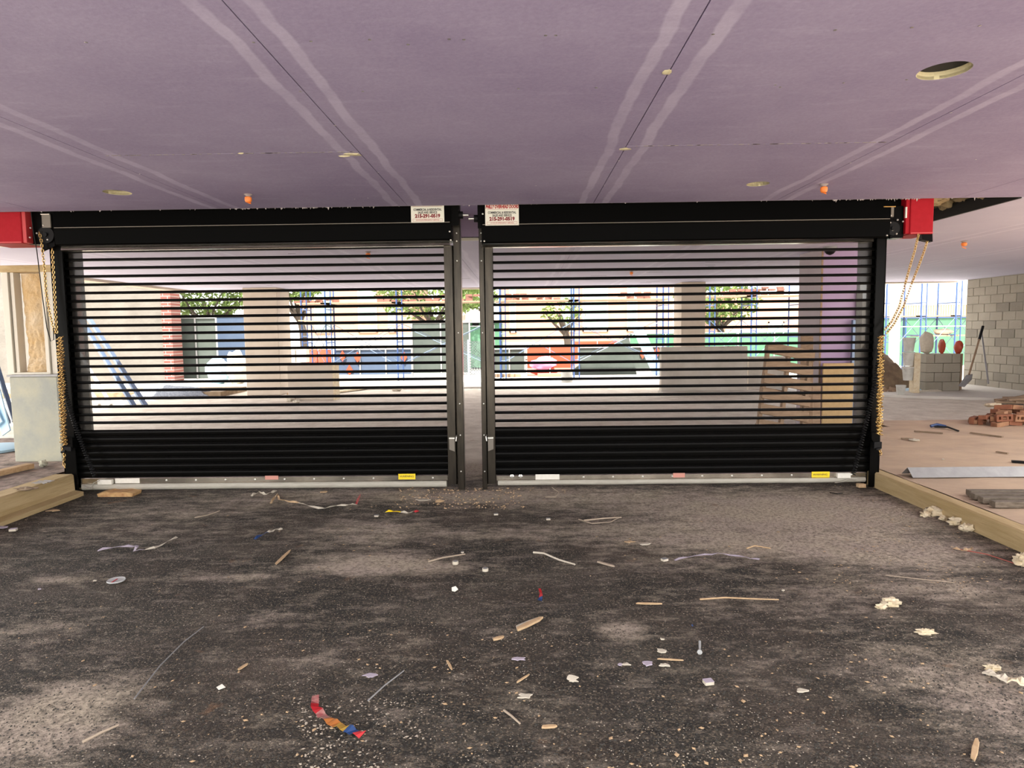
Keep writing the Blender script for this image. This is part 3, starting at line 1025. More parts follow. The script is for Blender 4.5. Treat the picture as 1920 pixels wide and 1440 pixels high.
def mech(side):
    Lf = side == 'left'
    px = (50, 100) if Lf else (1670, 1697)
    a = at(px[0], 458 if Lf else 446, Y=6.06); c = at(px[1], 390, Y=6.06)
    g = thing('chain_hoist', 'black gear bracket with bolts between the %s gate hood and red motor' % side, 'hoist', ((a.x + c.x) / 2, 6.1, a.z))
    MB().box(a.x, c.x, 6.07, 6.2, a.z, 2.9).build('back_plate', black, g, bevel=.003)
    x0, x1 = a.x, c.x
    if Lf:
        p = [at(74, 472, Y=6.0), at(100, 461, Y=6.0), at(100, 402, Y=6.0), at(84, 400, Y=6.0)]
    else:
        p = [at(1671, 447, Y=6.0), at(1697, 441, Y=6.0), at(1697, 385, Y=6.0), at(1671, 385, Y=6.0)]
    MB().prism([(q.x, q.z) for q in p], 6.02, 6.04, 'Y').build('gusset', black, g, bevel=.003)
    cc = at(84 if Lf else 1676, 440 if Lf else 428, Y=5.99)
    MB().cyl((cc.x, 6.0, cc.z), (cc.x, 6.05, cc.z), .075 if Lf else .06, 24).build('sprocket', char, g, smooth=True)
    MB().cyl((cc.x, 5.985, cc.z), (cc.x, 6.0, cc.z), .02, 14).build('hub', char, g, smooth=True)
    for (bx, by) in ([(56, 427), (88, 449), (68, 437), (55, 445), (80, 422)] if Lf else [(1670, 417), (1675, 431), (1694, 415), (1664, 441), (1682, 438), (1671, 404), (1684, 412)]):
        q = at(bx, by, Y=5.99)
        MB().lathe([(.009, 0), (.008, .006), (.003, .01)], (0, 0, 0), 8, Matrix.Translation((q.x, 6.0, q.z)) @ Matrix.Rotation(pi / 2, 4, 'X')).build('bolt', steel, g)
    q0 = at(78 if Lf else 1655, 402 if Lf else 388, Y=6.0)
    q1 = at(96 if Lf else 1668, 427 if Lf else 407, Y=6.0)
    if Lf:
        MB().box(q0.x, q1.x, 5.995, 6.01, q1.z, q0.z).build('adjuster_plate', tag_m, g, bevel=.002)
        MB().cyl((q0.x, 5.99, q0.z), (q1.x, 5.99, q0.z), .006, 8).build('adjuster_rod', steel, g)
    else:
        MB().box(q1.x - .02, q1.x + .035, 5.995, 6.01, q1.z, q0.z).build('adjuster_plate', tag_m, g, bevel=.002)
        MB().cyl((q0.x, 5.985, q0.z), (q1.x + .04, 5.985, q0.z), .006, 8).build('adjuster_rod', brass, g)
        q = at(1699, 400, Y=5.99)
        MB().box(q.x - .006, q.x + .006, 5.985, 6.0, q.z - .04, q.z + .055).build('white_strap', white, g)
        q = at(1738, 447, Y=6.0)
        MB().prism([(q.x - .05, q.z + .045), (q.x + .05, q.z + .045), (q.x + .055, q.z - .03), (q.x - .04, q.z - .01)], 6.0, 6.08, 'Y').build('chain_guard', black, g, bevel=.003)
    return g


mech('left')
mech('right')


def link_mesh(m, c, d, roll, L=.030, W=.017, r=.0032):
    d = d.normalized()
    ref = Vector((0, 0, 1)) if abs(d.z) < .9 else Vector((1, 0, 0))
    a = d.cross(ref).normalized(); b2 = a.cross(d)
    w = a * cos(roll) + b2 * sin(roll)
    pts = []
    h = L / 2 - W / 2
    for k in range(10):
        t = 2 * pi * k / 10
        pts.append(c + w * (W / 2 * cos(t)) + d * (W / 2 * sin(t) + (h if sin(t) > 0 else -h)))
    m.tube(pts, r, 5, close=True)


def chain(pxs, name, label, material=brass, Y=6.02, L=.030, W=.018, r=.0034, group=None):
    pts = [at(p[0], p[1], Y=(p[2] if len(p) > 2 else Y)) for p in pxs]
    # resample
    m = MB()
    pitch = L - 2 * r * 1.1
    dist = 0; i = 0; cur = pts[0]; k = 0
    seg = []
    for a, c in zip(pts[:-1], pts[1:]):
        seg.append((a, c, (c - a).length))
    total = sum(s[2] for s in seg)
    nl = int(total / pitch)
    for j in range(nl):
        t = j * pitch
        for a, c, l in seg:
            if t <= l: break
            t -= l
        p = a + (c - a) * (t / max(l, 1e-6))
        link_mesh(m, p, c - a, (j % 2) * pi / 2 + .35, L, W, r)
    return m.build(name, material, smooth=True, label=label, cat='chain', group=group)


chain([(74, 437), (78, 455), (83, 500), (86, 545), (94, 590), (103, 628, 5.99)], 'hand_chain', 'outer brass hand chain strand hanging from the left hoist', Y=5.98)
chain([(98, 468), (101, 520), (103, 560), (105, 600), (107, 630)], 'hand_chain', 'inner brass hand chain strand hanging close to the left gate post', Y=5.99)
zig = []
for k in range(60):
    py = 632 + k * 3.45
    zig.append(((108 if k % 2 else 117) + (py - 632) * .035, py))
chain(zig, 'hand_chain', 'brass chain bundled in zigzags down the left gate post', Y=5.98)
chain([(117, 840), (121, 855), (119, 868), (123, 880)], 'hand_chain', 'loose brass chain tail below the left chain keeper', Y=5.99)
MB().tube([at(58, 395, Y=5.98), at(62, 430, Y=5.97), at(69, 470, Y=5.97), at(80, 560, Y=5.97), at(88, 615, Y=5.97), at(95, 640, Y=5.97), at(101, 637, Y=5.97), at(100, 615, Y=5.97)], .004, 6).build(
    'pull_cord', char, smooth=True, label='thin dark cord drooping in a loop over the window frame', cat='cord')
chain([(1722, 441), (1715, 470), (1706, 500), (1697, 533), (1686, 575), (1672, 603), (1656, 622)], 'hand_chain', 'near brass hand chain strand slanting from the right motor', Y=5.98)
chain([(1741, 444), (1733, 470), (1722, 500), (1710, 530), (1694, 575), (1676, 608), (1660, 628)], 'hand_chain', 'outer brass hand chain strand slanting from the right motor', Y=6.02)
zig = []
for k in range(58):
    py = 630 + k * 3.3
    zig.append(((1648 if k % 2 else 1656) - (py - 632) * .018, py))
chain(zig, 'hand_chain', 'brass chain bundled in zigzags down the right gate post', Y=6.0)
chain([(1649, 843), (1652, 850), (1648, 857)], 'hand_chain', 'short brass chain tail below the right chain keeper', Y=6.0)


def coil(pxs, label, Y, turns, rad=.017):
    pts = [at(p[0], p[1], Y=p[2] if len(p) > 2 else Y) for p in pxs]
    seg = [(a, c, (c - a).length) for a, c in zip(pts[:-1], pts[1:])]
    tot = sum(s[2] for s in seg)
    out = []
    n = turns * 7
    for j in range(n + 1):
        t = tot * j / n * .9999
        for a, c, l in seg:
            if t <= l: break
            t -= l
        p = a + (c - a) * (t / l)
        d = (c - a).normalized()
        u = d.cross(Vector((0, 1, 0))).normalized(); w = u.cross(d)
        ph = 2 * pi * j / 7
        out.append(p + u * rad * cos(ph) + w * rad * sin(ph))
    m = MB().tube(out, .0052, 5)
    return m.build('coiled_cable', char, smooth=True, label=label, cat='cable')


coil([(118, 690), (124, 742), (145, 810), (178, 893)], 'black coiled cable slanting from the left post to the bottom bar', 6.02, 46)
coil([(1651, 655), (1640, 720), (1625, 790), (1600, 890)], 'black coiled cable slanting from the right post to the bottom bar', 6.02, 50)


def keeper(side):
    Lf = side == 'left'
    if Lf: q = [(118, 135, 821, 841), (113, 131, 838, 846)]
    else: q = [(1634, 1651, 811, 830), (1640, 1655, 829, 841)]
    a = at(q[0][0], q[0][3], Y=6.0); c = at(q[0][1], q[0][2], Y=6.0)
    g = thing('chain_keeper', 'black chain keeper bracket on the %s gate post' % side, 'bracket', ((a.x + c.x) / 2, 6.03, a.z))
    MB().prism([(a.x, c.z), (c.x, c.z), (c.x, a.z), (a.x + .02, a.z), (a.x, a.z + .03)], 6.0, 6.08, 'Y').build('bracket_body', black, g, bevel=.004)
    a = at(q[1][0], q[1][3] + 4, Y=5.98); c = at(q[1][1], q[1][2], Y=5.98)
    m = MB(); m.box(a.x, c.x, 5.99, 6.02, a.z + .015, c.z); m.cyl((a.x + .01, 5.98, a.z + .01), (a.x + .05, 5.98, a.z + .02), .012, 8)
    m.build('slotted_arm', char, g, bevel=.002)
    return g


keeper('left'); keeper('right')

# loose end straps at the bar ends
for pts, lb in (([(153, 909), (162, 914), (172, 916), (176, 905), (186, 901)], 'bent pale strap end at the left foot of the left gate'),
                ([(1566, 905), (1580, 903), (1592, 897), (1605, 900), (1618, 896)], 'bent pale strap end at the right foot of the right gate')):
    P = [at(x, y, Y=6.07) for x, y in pts]
    MB().tube(P, .010, 6, rx=.35).build('strap_end', rubber, smooth=True, label=lb, cat='strap')

# ================================================================== LEFT SIDE: pier, window frame, outside
g = thing('concrete_pier', 'pale square concrete pier standing left of the left gate', 'pier', (at(70, 860, Y=6.7).x, 6.9, ZL))
pa = at(22, 790, Y=6.7); pb = at(113, 790, Y=6.7)
PX0, PX1 = pa.x, pb.x
ptopz = at(70, 706, Y=6.7).z
m = MB().box(PX0, PX1, 6.7, 7.2, ZL - .01, ptopz)
m.build('pier_block', conc, g, bevel=.012)
MB().box(PX0 - .01, PX1 + .01, 6.69, 7.21, ptopz, ptopz + .02).build('cap_flashing', galv, g)
g = thing('window_frame', 'cream window frame holding a rough tan foam panel, on the concrete pier', 'window frame', ((PX0 + PX1) / 2, 6.9, ptopz + .02))
zt = at(60, 507, Y=6.8).z
zb = ptopz + .02
def fx(px, y=600): return at(px, y, Y=6.8).x
MB().box(fx(13), fx(25), 6.76, 6.9, zb, zt).build('jamb', frame_w, g, bevel=.003)
MB().box(fx(27), fx(33.5), 6.78, 6.88, zb, zt - .02).build('jamb', frame_w, g, bevel=.003)
MB().box(fx(86), fx(93), 6.76, 6.88, zb, zt - .01).build('jamb', frame_w, g, bevel=.003)
MB().box(fx(94), fx(111), 6.78, 6.92, zb, zt + .02).build('jamb', frame_w, g, bevel=.003)
MB().box(fx(13), fx(111), 6.75, 6.92, zt - .02, zt + .05).build('head', curb_m, g, bevel=.004)
MB().box(fx(25), fx(94), 6.75, 6.90, zb - .0, zb + .02).build('sill', frame_w, g, bevel=.003)
# foam panel with a curved left edge
m = MB()
nx, nz_ = 22, 46
vs = []; fs = []
for j in range(nz_ + 1):
    t = j / nz_
    z = zb + .02 + (zt - zb - .05) * t
    xl = fx(43) - .075 * 0 + .055 * sin(pi * min(1, max(0, (1 - t)))) * 0
    xl = fx(36) + (.03 * (1 - cos(2 * pi * (1 - t))) / 2 * 1.4) if t < .98 else fx(36)
    xl = fx(37 + 7 * (1 - t) ** 1.0 - (9 * max(0, .12 - t) / .12))
    for i in range(nx + 1):
        s_ = i / nx
        x = xl + (fx(86) - xl) * s_
        bul = sin(pi * s_) ** .5
        nzv = noise.noise(Vector((x * 30, 0, z * 30))) * .018 * (1.4 - t) + noise.noise(Vector((x * 9, 2, z * 9))) * .02
        vs.append((x, 6.86 - .05 * bul + nzv, z))
for j in range(nz_):
    for i in range(nx):
        a = j * (nx + 1) + i
        fs.append((a, a + 1, a + nx + 2, a + nx + 1))
off = len(vs)
vs += [(v[0], 6.9, v[2]) for v in vs[:off]]
for j in range(nz_):
    a = j * (nx + 1)
    fs.append((a, a + nx + 1, off + a + nx + 1, off + a))
m.add(vs, fs)
m.build('foam_panel', foam, g, smooth=True)
# timber stud behind chain
a = at(127, 740, Y=6.45); c = at(134, 872, Y=6.45)
MB().box(a.x - .02, a.x + .05, 6.42, 6.5, ZL, at(127, 735, Y=6.45).z).build('timber_stud', wood, label='short timber stud standing behind the left chain', cat='timber', bevel=.003)
# plank and scraps on the left slab
def plank(p0, p1, w, th, material, name, label, cat, roll=0, group=None):
    p0, p1 = Vector(p0), Vector(p1)
    d = p1 - p0; L = d.length; d.normalize()
    side = d.cross(Vector((0, 0, 1))).normalized()
    up = side.cross(d)
    Mx = Matrix((( d.x, side.x, up.x, p0.x), (d.y, side.y, up.y, p0.y), (d.z, side.z, up.z, p0.z), (0, 0, 0, 1))) @ Matrix.Rotation(roll, 4, 'X')
    return MB().box(0, L, -w / 2, w / 2, 0, th, Mx).build(name, material, label=label, cat=cat, bevel=min(th, w) * .08, group=group)


zs = ZL + .008
plank(at(-60, 905, Z=zs), at(58, 878, Z=zs), .09, .05, wood, 'timber_plank', 'pale timber plank on the left slab before the pier', 'timber')
def scrap(px, py, z, rx, ry, rz, material, name, label, cat, seed=0, amp=.35):
    c = at(px, py, Z=z)
    return MB().blob((c.x, c.y, z + rz * .7), (rx, ry, rz), seed=seed + px, n=6, m=10, amp=amp).build(name, material, label=label, cat=cat)


scrap(82, 873, zs, .04, .04, .035, conc, 'mortar_lump', 'grey mortar lump at the foot of the concrete pier', 'debris')
m = MB(); c = at(80, 906, Z=zs)
vs = []; fs = []
for j in range(9):
    for i in range(9):
        vs.append((c.x - .07 + .0175 * i, c.y - .06 + .015 * j, zs + .012 + .012 * noise.noise(Vector((i * .8, j * .8, 5)))))
for j in range(8):
    for i in range(8):
        a = j * 9 + i; fs.append((a, a + 1, a + 10, a + 9))
m.add(vs, fs).build('plastic_bag', clear_pl, smooth=True, label='crumpled clear plastic scrap on the left slab', cat='plastic scrap')
scrap(50, 918, zs, .09, .05, .012, soil, 'dirt_clod', 'flat brown dirt clod on the left slab', 'dirt', amp=.5)

# outside on the far left: sunlit panels and rails leaning
for k, (a, c, w, lb, mt_) in enumerate([((-60, 520), (14, 812), .16, 'pale blue panel leaning beyond the concrete pier, innermost of two', pale_blue),
                                        ((-110, 560), (-4, 800), .22, 'pale blue panel leaning beyond the concrete pier, outermost of two', pale_blue)]):
    p0 = at(a[0], a[1], Y=9.4); p1 = at(c[0], c[1], Y=8.6)
    plank(p1, p0, w, .02, mt_, 'leaning_panel', lb, 'panel', roll=1.2)
plank(at(26, 792, Y=8.9), at(-30, 610, Y=9.5), .05, .05, blue_grey, 'steel_channel', 'dark blue-grey steel channel leaning between the pale panels', 'steel channel')
plank(at(16, 795, Y=8.7), at(-30, 680, Y=9.5), .05, .05, blue_grey, 'steel_channel', 'short blue-grey steel channel leaning by the pier', 'steel channel')
MB().lathe([(.30, 0), (.32, .03), (.28, .05), (.05, .08)], (at(0, 845, Z=ZL).x - .1, at(0, 845, Z=ZL).y, ZL), 28).build('round_tray', pale_blue, smooth=True,
      label='large pale blue round tray lying at the left edge of the slab', cat='tray')

# long rails leaning behind the left gate
for i, (a, b2, mt_, lb) in enumerate([((150, 598), (250, 762), blue_grey, 'blue-grey steel rail leaning behind the left gate, nearer the post'),
                                      ((166, 598), (272, 762), blue_grey, 'blue-grey steel rail leaning behind the left gate, further from the post'),
                                      ((140, 650), (208, 760), galv, 'pale steel rail leaning low behind the left gate'),
                                      ((140, 690), (186, 760), galv, 'shortest pale steel rail leaning behind the left gate')]):
    p1 = at(b2[0], b2[1], Z=0.0); p0 = at(a[0], a[1], Y=p1.y + .9)
    plank(p1, p0, .10 if i < 2 else .06, .05, mt_, 'steel_rail', lb, 'steel rail')

# ================================================================== BEHIND THE GATES
def column(name, px0, px1, pside, Y, label, z1=H, m=beige_col, z0=0):
    a, c = at(px0, 650, Y=Y).x, at(px1, 650, Y=Y).x
    return MB().box(a, c, Y, Y + pside, z0, z1).build(name, m, kind='structure', label=label, bevel=.01)


column('pillar_1', 459, 523, .85, 15.9, 'beige square pillar seen through the left gate')
column('pillar_2', 1277, 1322, .8, 15.9, 'brown-beige square pillar seen through the right gate')
def low_wall(name, px0, px1, py, Y, d, m, label, z0=0.0):
    a, c = at(px0, py, Y=Y), at(px1, py, Y=Y)
    return MB().box(a.x, c.x, Y, Y + d, z0, a.z).build(name, m, label=label, cat='low wall', bevel=.01)


low_wall('low_wall', 538, 624, 684, 14.6, .25, beige_col, 'low taupe wall beside the beige pillar behind the left gate')
low_wall('low_wall', 1240, 1402, 651, 15.2, .2, conc_grey, 'long beige low wall before the brown pillar behind the right gate')
low_wall('low_wall', 1404, 1480, 669, 15.5, .2, conc_grey, 'lower beige wall section between the long wall and the pallet')
a = at(625, 720, Y=14.6)
MB().box(a.x + .005, a.x + .07, 14.55, 14.85, 0, at(625, 683, Y=14.6).z).build('timber_post', foam_w, label='pale upright timber at the end of the low taupe wall', cat='timber')
for i, (p, q, lb) in enumerate([((545, 740), (600, 728), 'tan plank lying at the foot of the low taupe wall'), ((590, 742), (682, 729), 'pale plank slanting away from the low taupe wall'),
                                ((480, 722), (530, 728), 'short plank at the foot of the beige pillar')]):
    plank(at(p[0], p[1], Z=.0), at(q[0], q[1], Z=.02), .2, .04, wood if i == 0 else foam_w, 'timber_plank', lb, 'timber')
for (px, py, w, lb) in [(1365, 719, .75, 'white plasterboard offcut before the long low wall'), (1425, 719, .6, 'bluish plasterboard offcut beside the pallet')]:
    c = at(px, py + 5, Z=0)
    MB().box(c.x - w / 2, c.x + w / 2, c.y, c.y + .1, 0, .09).build('board_offcut', white_chip if px < 1400 else pale_blue, label=lb, cat='board offcut', bevel=.004)
c = at(1340, 740, Z=0)
MB().box(at(1240, 740, Z=0).x, at(1432, 740, Z=0).x, c.y, c.y + .5, 0, .06).build('timber_sill', conc_grey, label='long flat beige sill on the floor before the low walls', cat='sill')
for (px, py, r, lb) in [(545, 752, .07, 'small white rubble lump on the floor near the beige pillar'), (556, 755, .05, 'tiny white rubble lump beside a larger one'), (745, 733, .09, 'white rubble heap seen through the right end of the left gate')]:
    c = at(px, py, Z=0)
    MB().blob((c.x, c.y, r * .5), (r * 1.5, r, r * .7), seed=px, n=6, m=9, amp=.4).build('rubble_lump', white_chip, label=lb, cat='rubble')

# lilac corner column behind the right gate
YW = 9.5
x0 = at(1502, 600, Y=YW + .0).x; 
x0 = at(1541, 560, Y=YW).x; x1 = at(1612, 560, Y=YW).x
xs_ = x0
yside = 10.25
m = MB(); m.box(x0, x1, YW, yside, 0, H); m.build('wall_corner', lilac_face, kind='structure', label='lilac drywall column behind the right gate')
# its left return, in a greyer tone than the front
MB().box(x0 - .014, x0 - .001, YW + .004, yside, 0, H - .002).build('wall_corner_return', lilac_grey, kind='structure', label='grey side of the lilac column')
MB().box(x0 - .018, x0 + .006, YW - .006, YW + .006, 0, H - .003).build('trim_3', wood_old, kind='structure', label='brown corner bead of the lilac column')
cc = at(1556, 482, Y=9.3)
g = thing('dome_camera', 'small dark dome hanging under the ceiling before the lilac column', 'camera dome', (cc.x, 9.3, H - .12))
MB().lathe([(.085, 0), (.09, -.02), (.09, -.03)], (cc.x, 9.3, H), 20).build('mount_ring', galv, g, smooth=True)
MB().lathe([(.078, -.03), (.07, -.07), (.045, -.10), (.01, -.115)], (cc.x, 9.3, H), 20).build('dome', char, g, smooth=True)
a = at(1546, 700, Y=9.3); c = at(1604, 681, Y=9.3)
MB().box(a.x, c.x, 9.34, 9.37, 0, c.z).build('board_sheet', osb, label='tan board sheet standing against the lilac column', cat='board', bevel=.002)
a = at(1532, 728, Y=9.1); c = at(1549, 700, Y=9.1)
MB().box(a.x, c.x, 9.24, 9.27, 0, at(1540, 725, Y=9.1).z).build('board_sheet', wood_old, label='narrow brown board between the pallet and the tan sheet', cat='board', bevel=.002)
a = at(1600, 700, Y=9.35); c = at(1607, 600, Y=9.35)
MB().box(a.x, c.x + .01, 9.40, 9.45, 0, at(1605, 600, Y=9.35).z).build('steel_stud', blue_grey, label='blue-grey steel stud upright at the lilac column', cat='stud', bevel=.002)
a = at(1608, 650, Y=9.4)
MB().box(a.x, a.x + .07, 9.44, 9.48, at(1608, 690, Y=9.4).z, at(1610, 545, Y=9.4).z).build('timber_stud', osb, label='pale timber strip fixed beside the lilac column', cat='timber', bevel=.002)


# pallet leaning on the column
def pallet():
    base = at(1470, 800, Y=8.35); base.z = ZR
    g = thing('wooden_pallet', 'brown weathered wooden pallet leaning on the lilac column behind the right gate', 'pallet', base)
    W, Ht = .62, 1.18
    Mx = Matrix.Translation(base + Vector((0, .05, 0))) @ Matrix.Rotation(R(-18), 4, 'X') @ Matrix.Rotation(R(12), 4, 'Y')
    def pb(x0, x1, z0, z1, y0, y1, nm='board'):
        return MB().box(x0, x1, y0, y1, z0, z1, Mx).build(nm, wood_old, g, bevel=.003)
    for x in (-W / 2, -.03, W / 2 - .06):
        pb(x, x + .045, 0, Ht, .03, .11, 'stringer')
    z = .0
    for k in range(6):
        h = .15 if k == 5 else .135
        pb(-W / 2, W / 2, z, z + h, 0, .022, 'deck_board')
        z += (Ht - .14) / 5
    for z in (0, .5, Ht - .1):
        pb(-W / 2, W / 2, z, z + .1, .115, .135, 'bottom_board')
    return g


pallet()
p0 = at(1500, 800, Y=8.75); p0.z = ZR
plank((p0.x + .02, 8.6, ZR), (p0.x + .30, 9.3, ZR + 1.25), .16, .03, wood_old, 'timber_plank', 'brown plank leaning beside the pallet', 'timber')

# sprinklers
def sprinkler(px, py, ztop, label, Y=None, s=1.0):
    c = at(px, py, Z=ztop)
    g = thing('fire_sprinkler', label, 'sprinkler', (c.x, c.y, ztop - .07 * s), 'capped sprinkler heads in the ceiling')
    MB().lathe([(.030 * s, 0), (.034 * s, -.004), (.02 * s, -.012), (.012 * s, -.02)], (c.x, c.y, ztop), 16).build('escutcheon', paper, g, smooth=True)
    MB().lathe([(.018 * s, -.02), (.026 * s, -.026), (.027 * s, -.05), (.02 * s, -.064), (.008 * s, -.068)], (c.x, c.y, ztop), 16).build('protective_cap', orange_cap, g, smooth=True)
    MB().cyl((c.x - .02 * s, c.y, ztop - .06 * s), (c.x + .02 * s, c.y, ztop - .075 * s), .004 * s, 6).build('cap_tab', orange_cap, g)
    return g


sprinkler(465, 364, H, 'orange capped sprinkler in the near ceiling above the left gate')
sprinkler(1545, 345, H, 'orange capped sprinkler in the near ceiling above the right gate')
sprinkler(1808, 452, H, 'small orange capped sprinkler in the far ceiling right of the gates', s=1.3)
sprinkler(690, 472, H, 'capped sprinkler seen through the left gate below the hood', s=1.3)
sprinkler(1184, 508, H, 'capped sprinkler seen through the right gate', s=1.2)
c = at(1781, 505, Z=H)
MB().cyl((c.x, c.y, H), (c.x, c.y, H + .02), .05, 12).build('ceiling_plug', galv, label='small round plug in the far ceiling right of the gates', cat='plug')

# ================================================================== RIGHT SIDE
# concrete block wall
XWL = 11.02
wall = thing('wall_right', 'grey concrete block wall closing the right side', None, (XWL, 14, 0), kind='structure')
MB().box(XWL + .02, XWL + .2, 9.0, 16.4, 0, H).build('mortar_bed', mortar, wall)
BH, BL, J = .2, .4, .010
blk = MB().box(XWL, XWL + .19, 0, BL - J, 0, BH - J).build('concrete_block', cmu, wall, bevel=.006)
blk2m = blk.data.copy(); blk2m.materials[0] = cmu2
half = MB().box(XWL, XWL + .19, 0, BL / 2 - J, 0, BH - J).build('concrete_block', cmu, wall, bevel=.006)
first = True
for r in range(13):
    y = 9.2 - (BL / 2 if r % 2 else 0)
    while y < 16.05:
        L = BL
        src = blk
        c = src.copy(); COL.objects.link(c); c.parent = wall
        c.location = (random.uniform(-.004, .004), y, r * BH + .003)
        if random.random() < .22: c.data = blk2m
        y += BL
    if y < 16.25:
        c = half.copy(); COL.objects.link(c); c.parent = wall
        c.location = (0, y, r * BH + .003)
blk.location = (0, 9.2 + 40 * 0, 0)
bpy.data.objects.remove(blk); bpy.data.objects.remove(half)
# end face
MB().box(XWL + .0, XWL + .2, 16.38, 16.42, 0, H).build('end_block', cmu, wall)

# low block enclosure, post, buckets, dirt pile, shovel
Yb = 14.6
g = thing('block_planter', 'low grey block enclosure before the block wall', 'low wall', (at(1770, 725, Z=.05).x, Yb, .05))
a = at(1737, 664, Y=Yb); c = at(1802, 664, Y=Yb)
ztop = a.z
for r in range(4):
    hh = (ztop - .05) / 4
    w = (c.x - a.x) / 2
    for k in range(2 if r % 2 == 0 else 3):
        xa_ = a.x + (w * k if r % 2 == 0 else max(0, w * (k - .5)))
        xb_ = min(c.x, a.x + (w * (k + 1) if r % 2 == 0 else w * (k + .5)))
        MB().box(xa_ + .004, xb_ - .004, Yb, Yb + .5, .05 + r * hh + .003, .05 + (r + 1) * hh - .004).build('concrete_block', cmu, g, bevel=.006)
MB().prism([(c.x + .003, Yb + .0), (c.x + .28, Yb + .35), (c.x + .28, Yb + .5), (c.x + .003, Yb + .5)], .05, ztop - .01, 'Z').build('shaded_side', wood_old, g, bevel=.004)  # enclosure's angled right face, its shade put in as a darker brown material
a = at(1715, 662, Y=14.2); c = at(1727, 662, Y=14.2); d = at(1737, 662, Y=14.2)
MB().prism([(a.x, 14.2), (c.x, 14.2), (d.x, 14.45), (a.x + .05, 14.45)], .05, a.z, 'Z').build('timber_post', [foam_w], label='pale square timber post before the block enclosure', cat='timber', bevel=.006)


def bucket(px, py, Y, s, label, tilt=0, zb=None):
    c = at(px, py, Y=Y)
    z0 = c.z if zb is None else zb
    g = thing('plastic_bucket', label, 'bucket', (c.x, Y, z0))
    g.rotation_euler = (0, tilt, 0)
    MB().lathe([(.12 * s, 0), (.155 * s, .36 * s), (.165 * s, .37 * s), (.165 * s, .40 * s), (.15 * s, .40 * s), (.145 * s, .36 * s), (.11 * s, .03 * s)], (c.x, Y, z0), 20).build('bucket_body', bucket_m, g, smooth=True)
    pts = [Vector((c.x + .165 * s * cos(t), Y - .02 - .1 * s * sin(t), z0 + .37 * s - .12 * s * sin(t))) for t in [pi * k / 8 for k in range(9)]]
    MB().tube(pts, .005 * s, 5).build('bail_handle', steel, g, smooth=True)
    return g


bucket(1702, 713, 14.3, .74, 'grimy white bucket standing on the ground beside the pale timber post')
z0_ = at(1702, 713, Y=14.3).z
bucket(1702, 713, 14.3, .75, 'white bucket stacked on the grimy bucket, middle of three', zb=z0_ + .31)
bucket(1702, 713, 14.3, .76, 'topmost white bucket of the stack beside the pale timber post', zb=z0_ + .62)
bucket(1690, 702, 13.95, .6, 'smaller bucket left of the bucket stack, before the soil heap', zb=.01)
c = at(1676, 705, Y=15.6)
m = MB(); nn = 26
vs = []; fs = []
for j in range(nn + 1):
    for i in range(nn + 1):
        u, v = i / nn * 2 - 1, j / nn * 2 - 1
        r2 = math.sqrt(u * u + v * v)
        hgt = max(0, 1 - r2) ** .7 * 1.0
        nse = noise.noise(Vector((u * 3, v * 3, 1))) * .18 + noise.noise(Vector((u * 9, v * 9, 2))) * .07
        vs.append((c.x - .42 + u * 1.0, 15.9 + v * .9, max(-.02, (hgt + nse * (hgt > 0)) * 1.12)))
for j in range(nn):
    for i in range(nn):
        a = j * (nn + 1) + i; fs.append((a, a + 1, a + nn + 2, a + nn + 1))
m.add(vs, fs).build('soil_heap', soil, smooth=True, label='heap of brown dug soil just right of the right gate', cat='soil heap')
for k, (px, py) in enumerate([(1657, 700), (1673, 706), (1688, 704)]):
    c = at(px, py, Y=14.6)
    MB().blob((c.x, 14.6, .07), (.085, .09, .08), seed=k + 30, n=6, m=9, amp=.45).build('rock', wood_old, label=['brown rock at the foot of the soil heap nearest the gate', 'brown rock in the middle of the soil heap foot', 'brown rock at the foot of the soil heap nearest the buckets'][k], cat='rock')

# shovel
g = thing('shovel', 'long-handled shovel leaning against the block wall', 'shovel', at(1812, 722, Y=13.9))
h0 = at(1817, 702, Y=13.95); h1 = at(1843, 612, Y=14.6)
MB().tube([h0, (h0 + h1) / 2, h1], .02, 8).build('shaft', wood_old, g, smooth=True)
MB().tube([h1 - (h1 - h0) * .28, h1], .028, 8).build('grip', char, g, smooth=True)
a = at(1803, 722, Y=13.7); 
m = MB()
bl = [at(1798, 724, Y=13.6), at(1808, 726, Y=13.6), at(1822, 712, Y=13.9), at(1824, 702, Y=13.95), at(1812, 704, Y=13.95)]
vs = [tuple(p) for p in bl] + [tuple(p + Vector((0, .015, .008))) for p in bl]
m.add(vs, [(0, 1, 2, 3, 4), (9, 8, 7, 6, 5)] + [(i, i + 5, (i + 1) % 5 + 5, (i + 1) % 5) for i in range(5)])
m.build('blade', galv, g)
plank(at(1853, 720, Y=13.2), at(1840, 622, Y=14.8), .03, .03, galv, 'metal_rod', 'thin grey rod leaning on the block wall beside the shovel', 'rod')
m = MB()
for k in range(9):
    c = at(1872 + k * 6, 728 + random.uniform(-2, 3), Y=12.6)
    p = at(1880 + k * 7, 731 + random.uniform(-3, 2), Y=12.4)
    c.z = .03 + .02 * k % .1; 
    plank((c.x - .15, 12.5 + random.uniform(-.2, .2), .02 + .03 * (k % 3)), (c.x + .3, 12.5 + random.uniform(-.3, .3), .03 + .04 * (k % 4)), .09, .04, wood_old, 'wood_scrap',
          'dark wood scrap in the little pile at the foot of the block wall', 'wood scrap', group='dark wood scraps at the foot of the block wall')

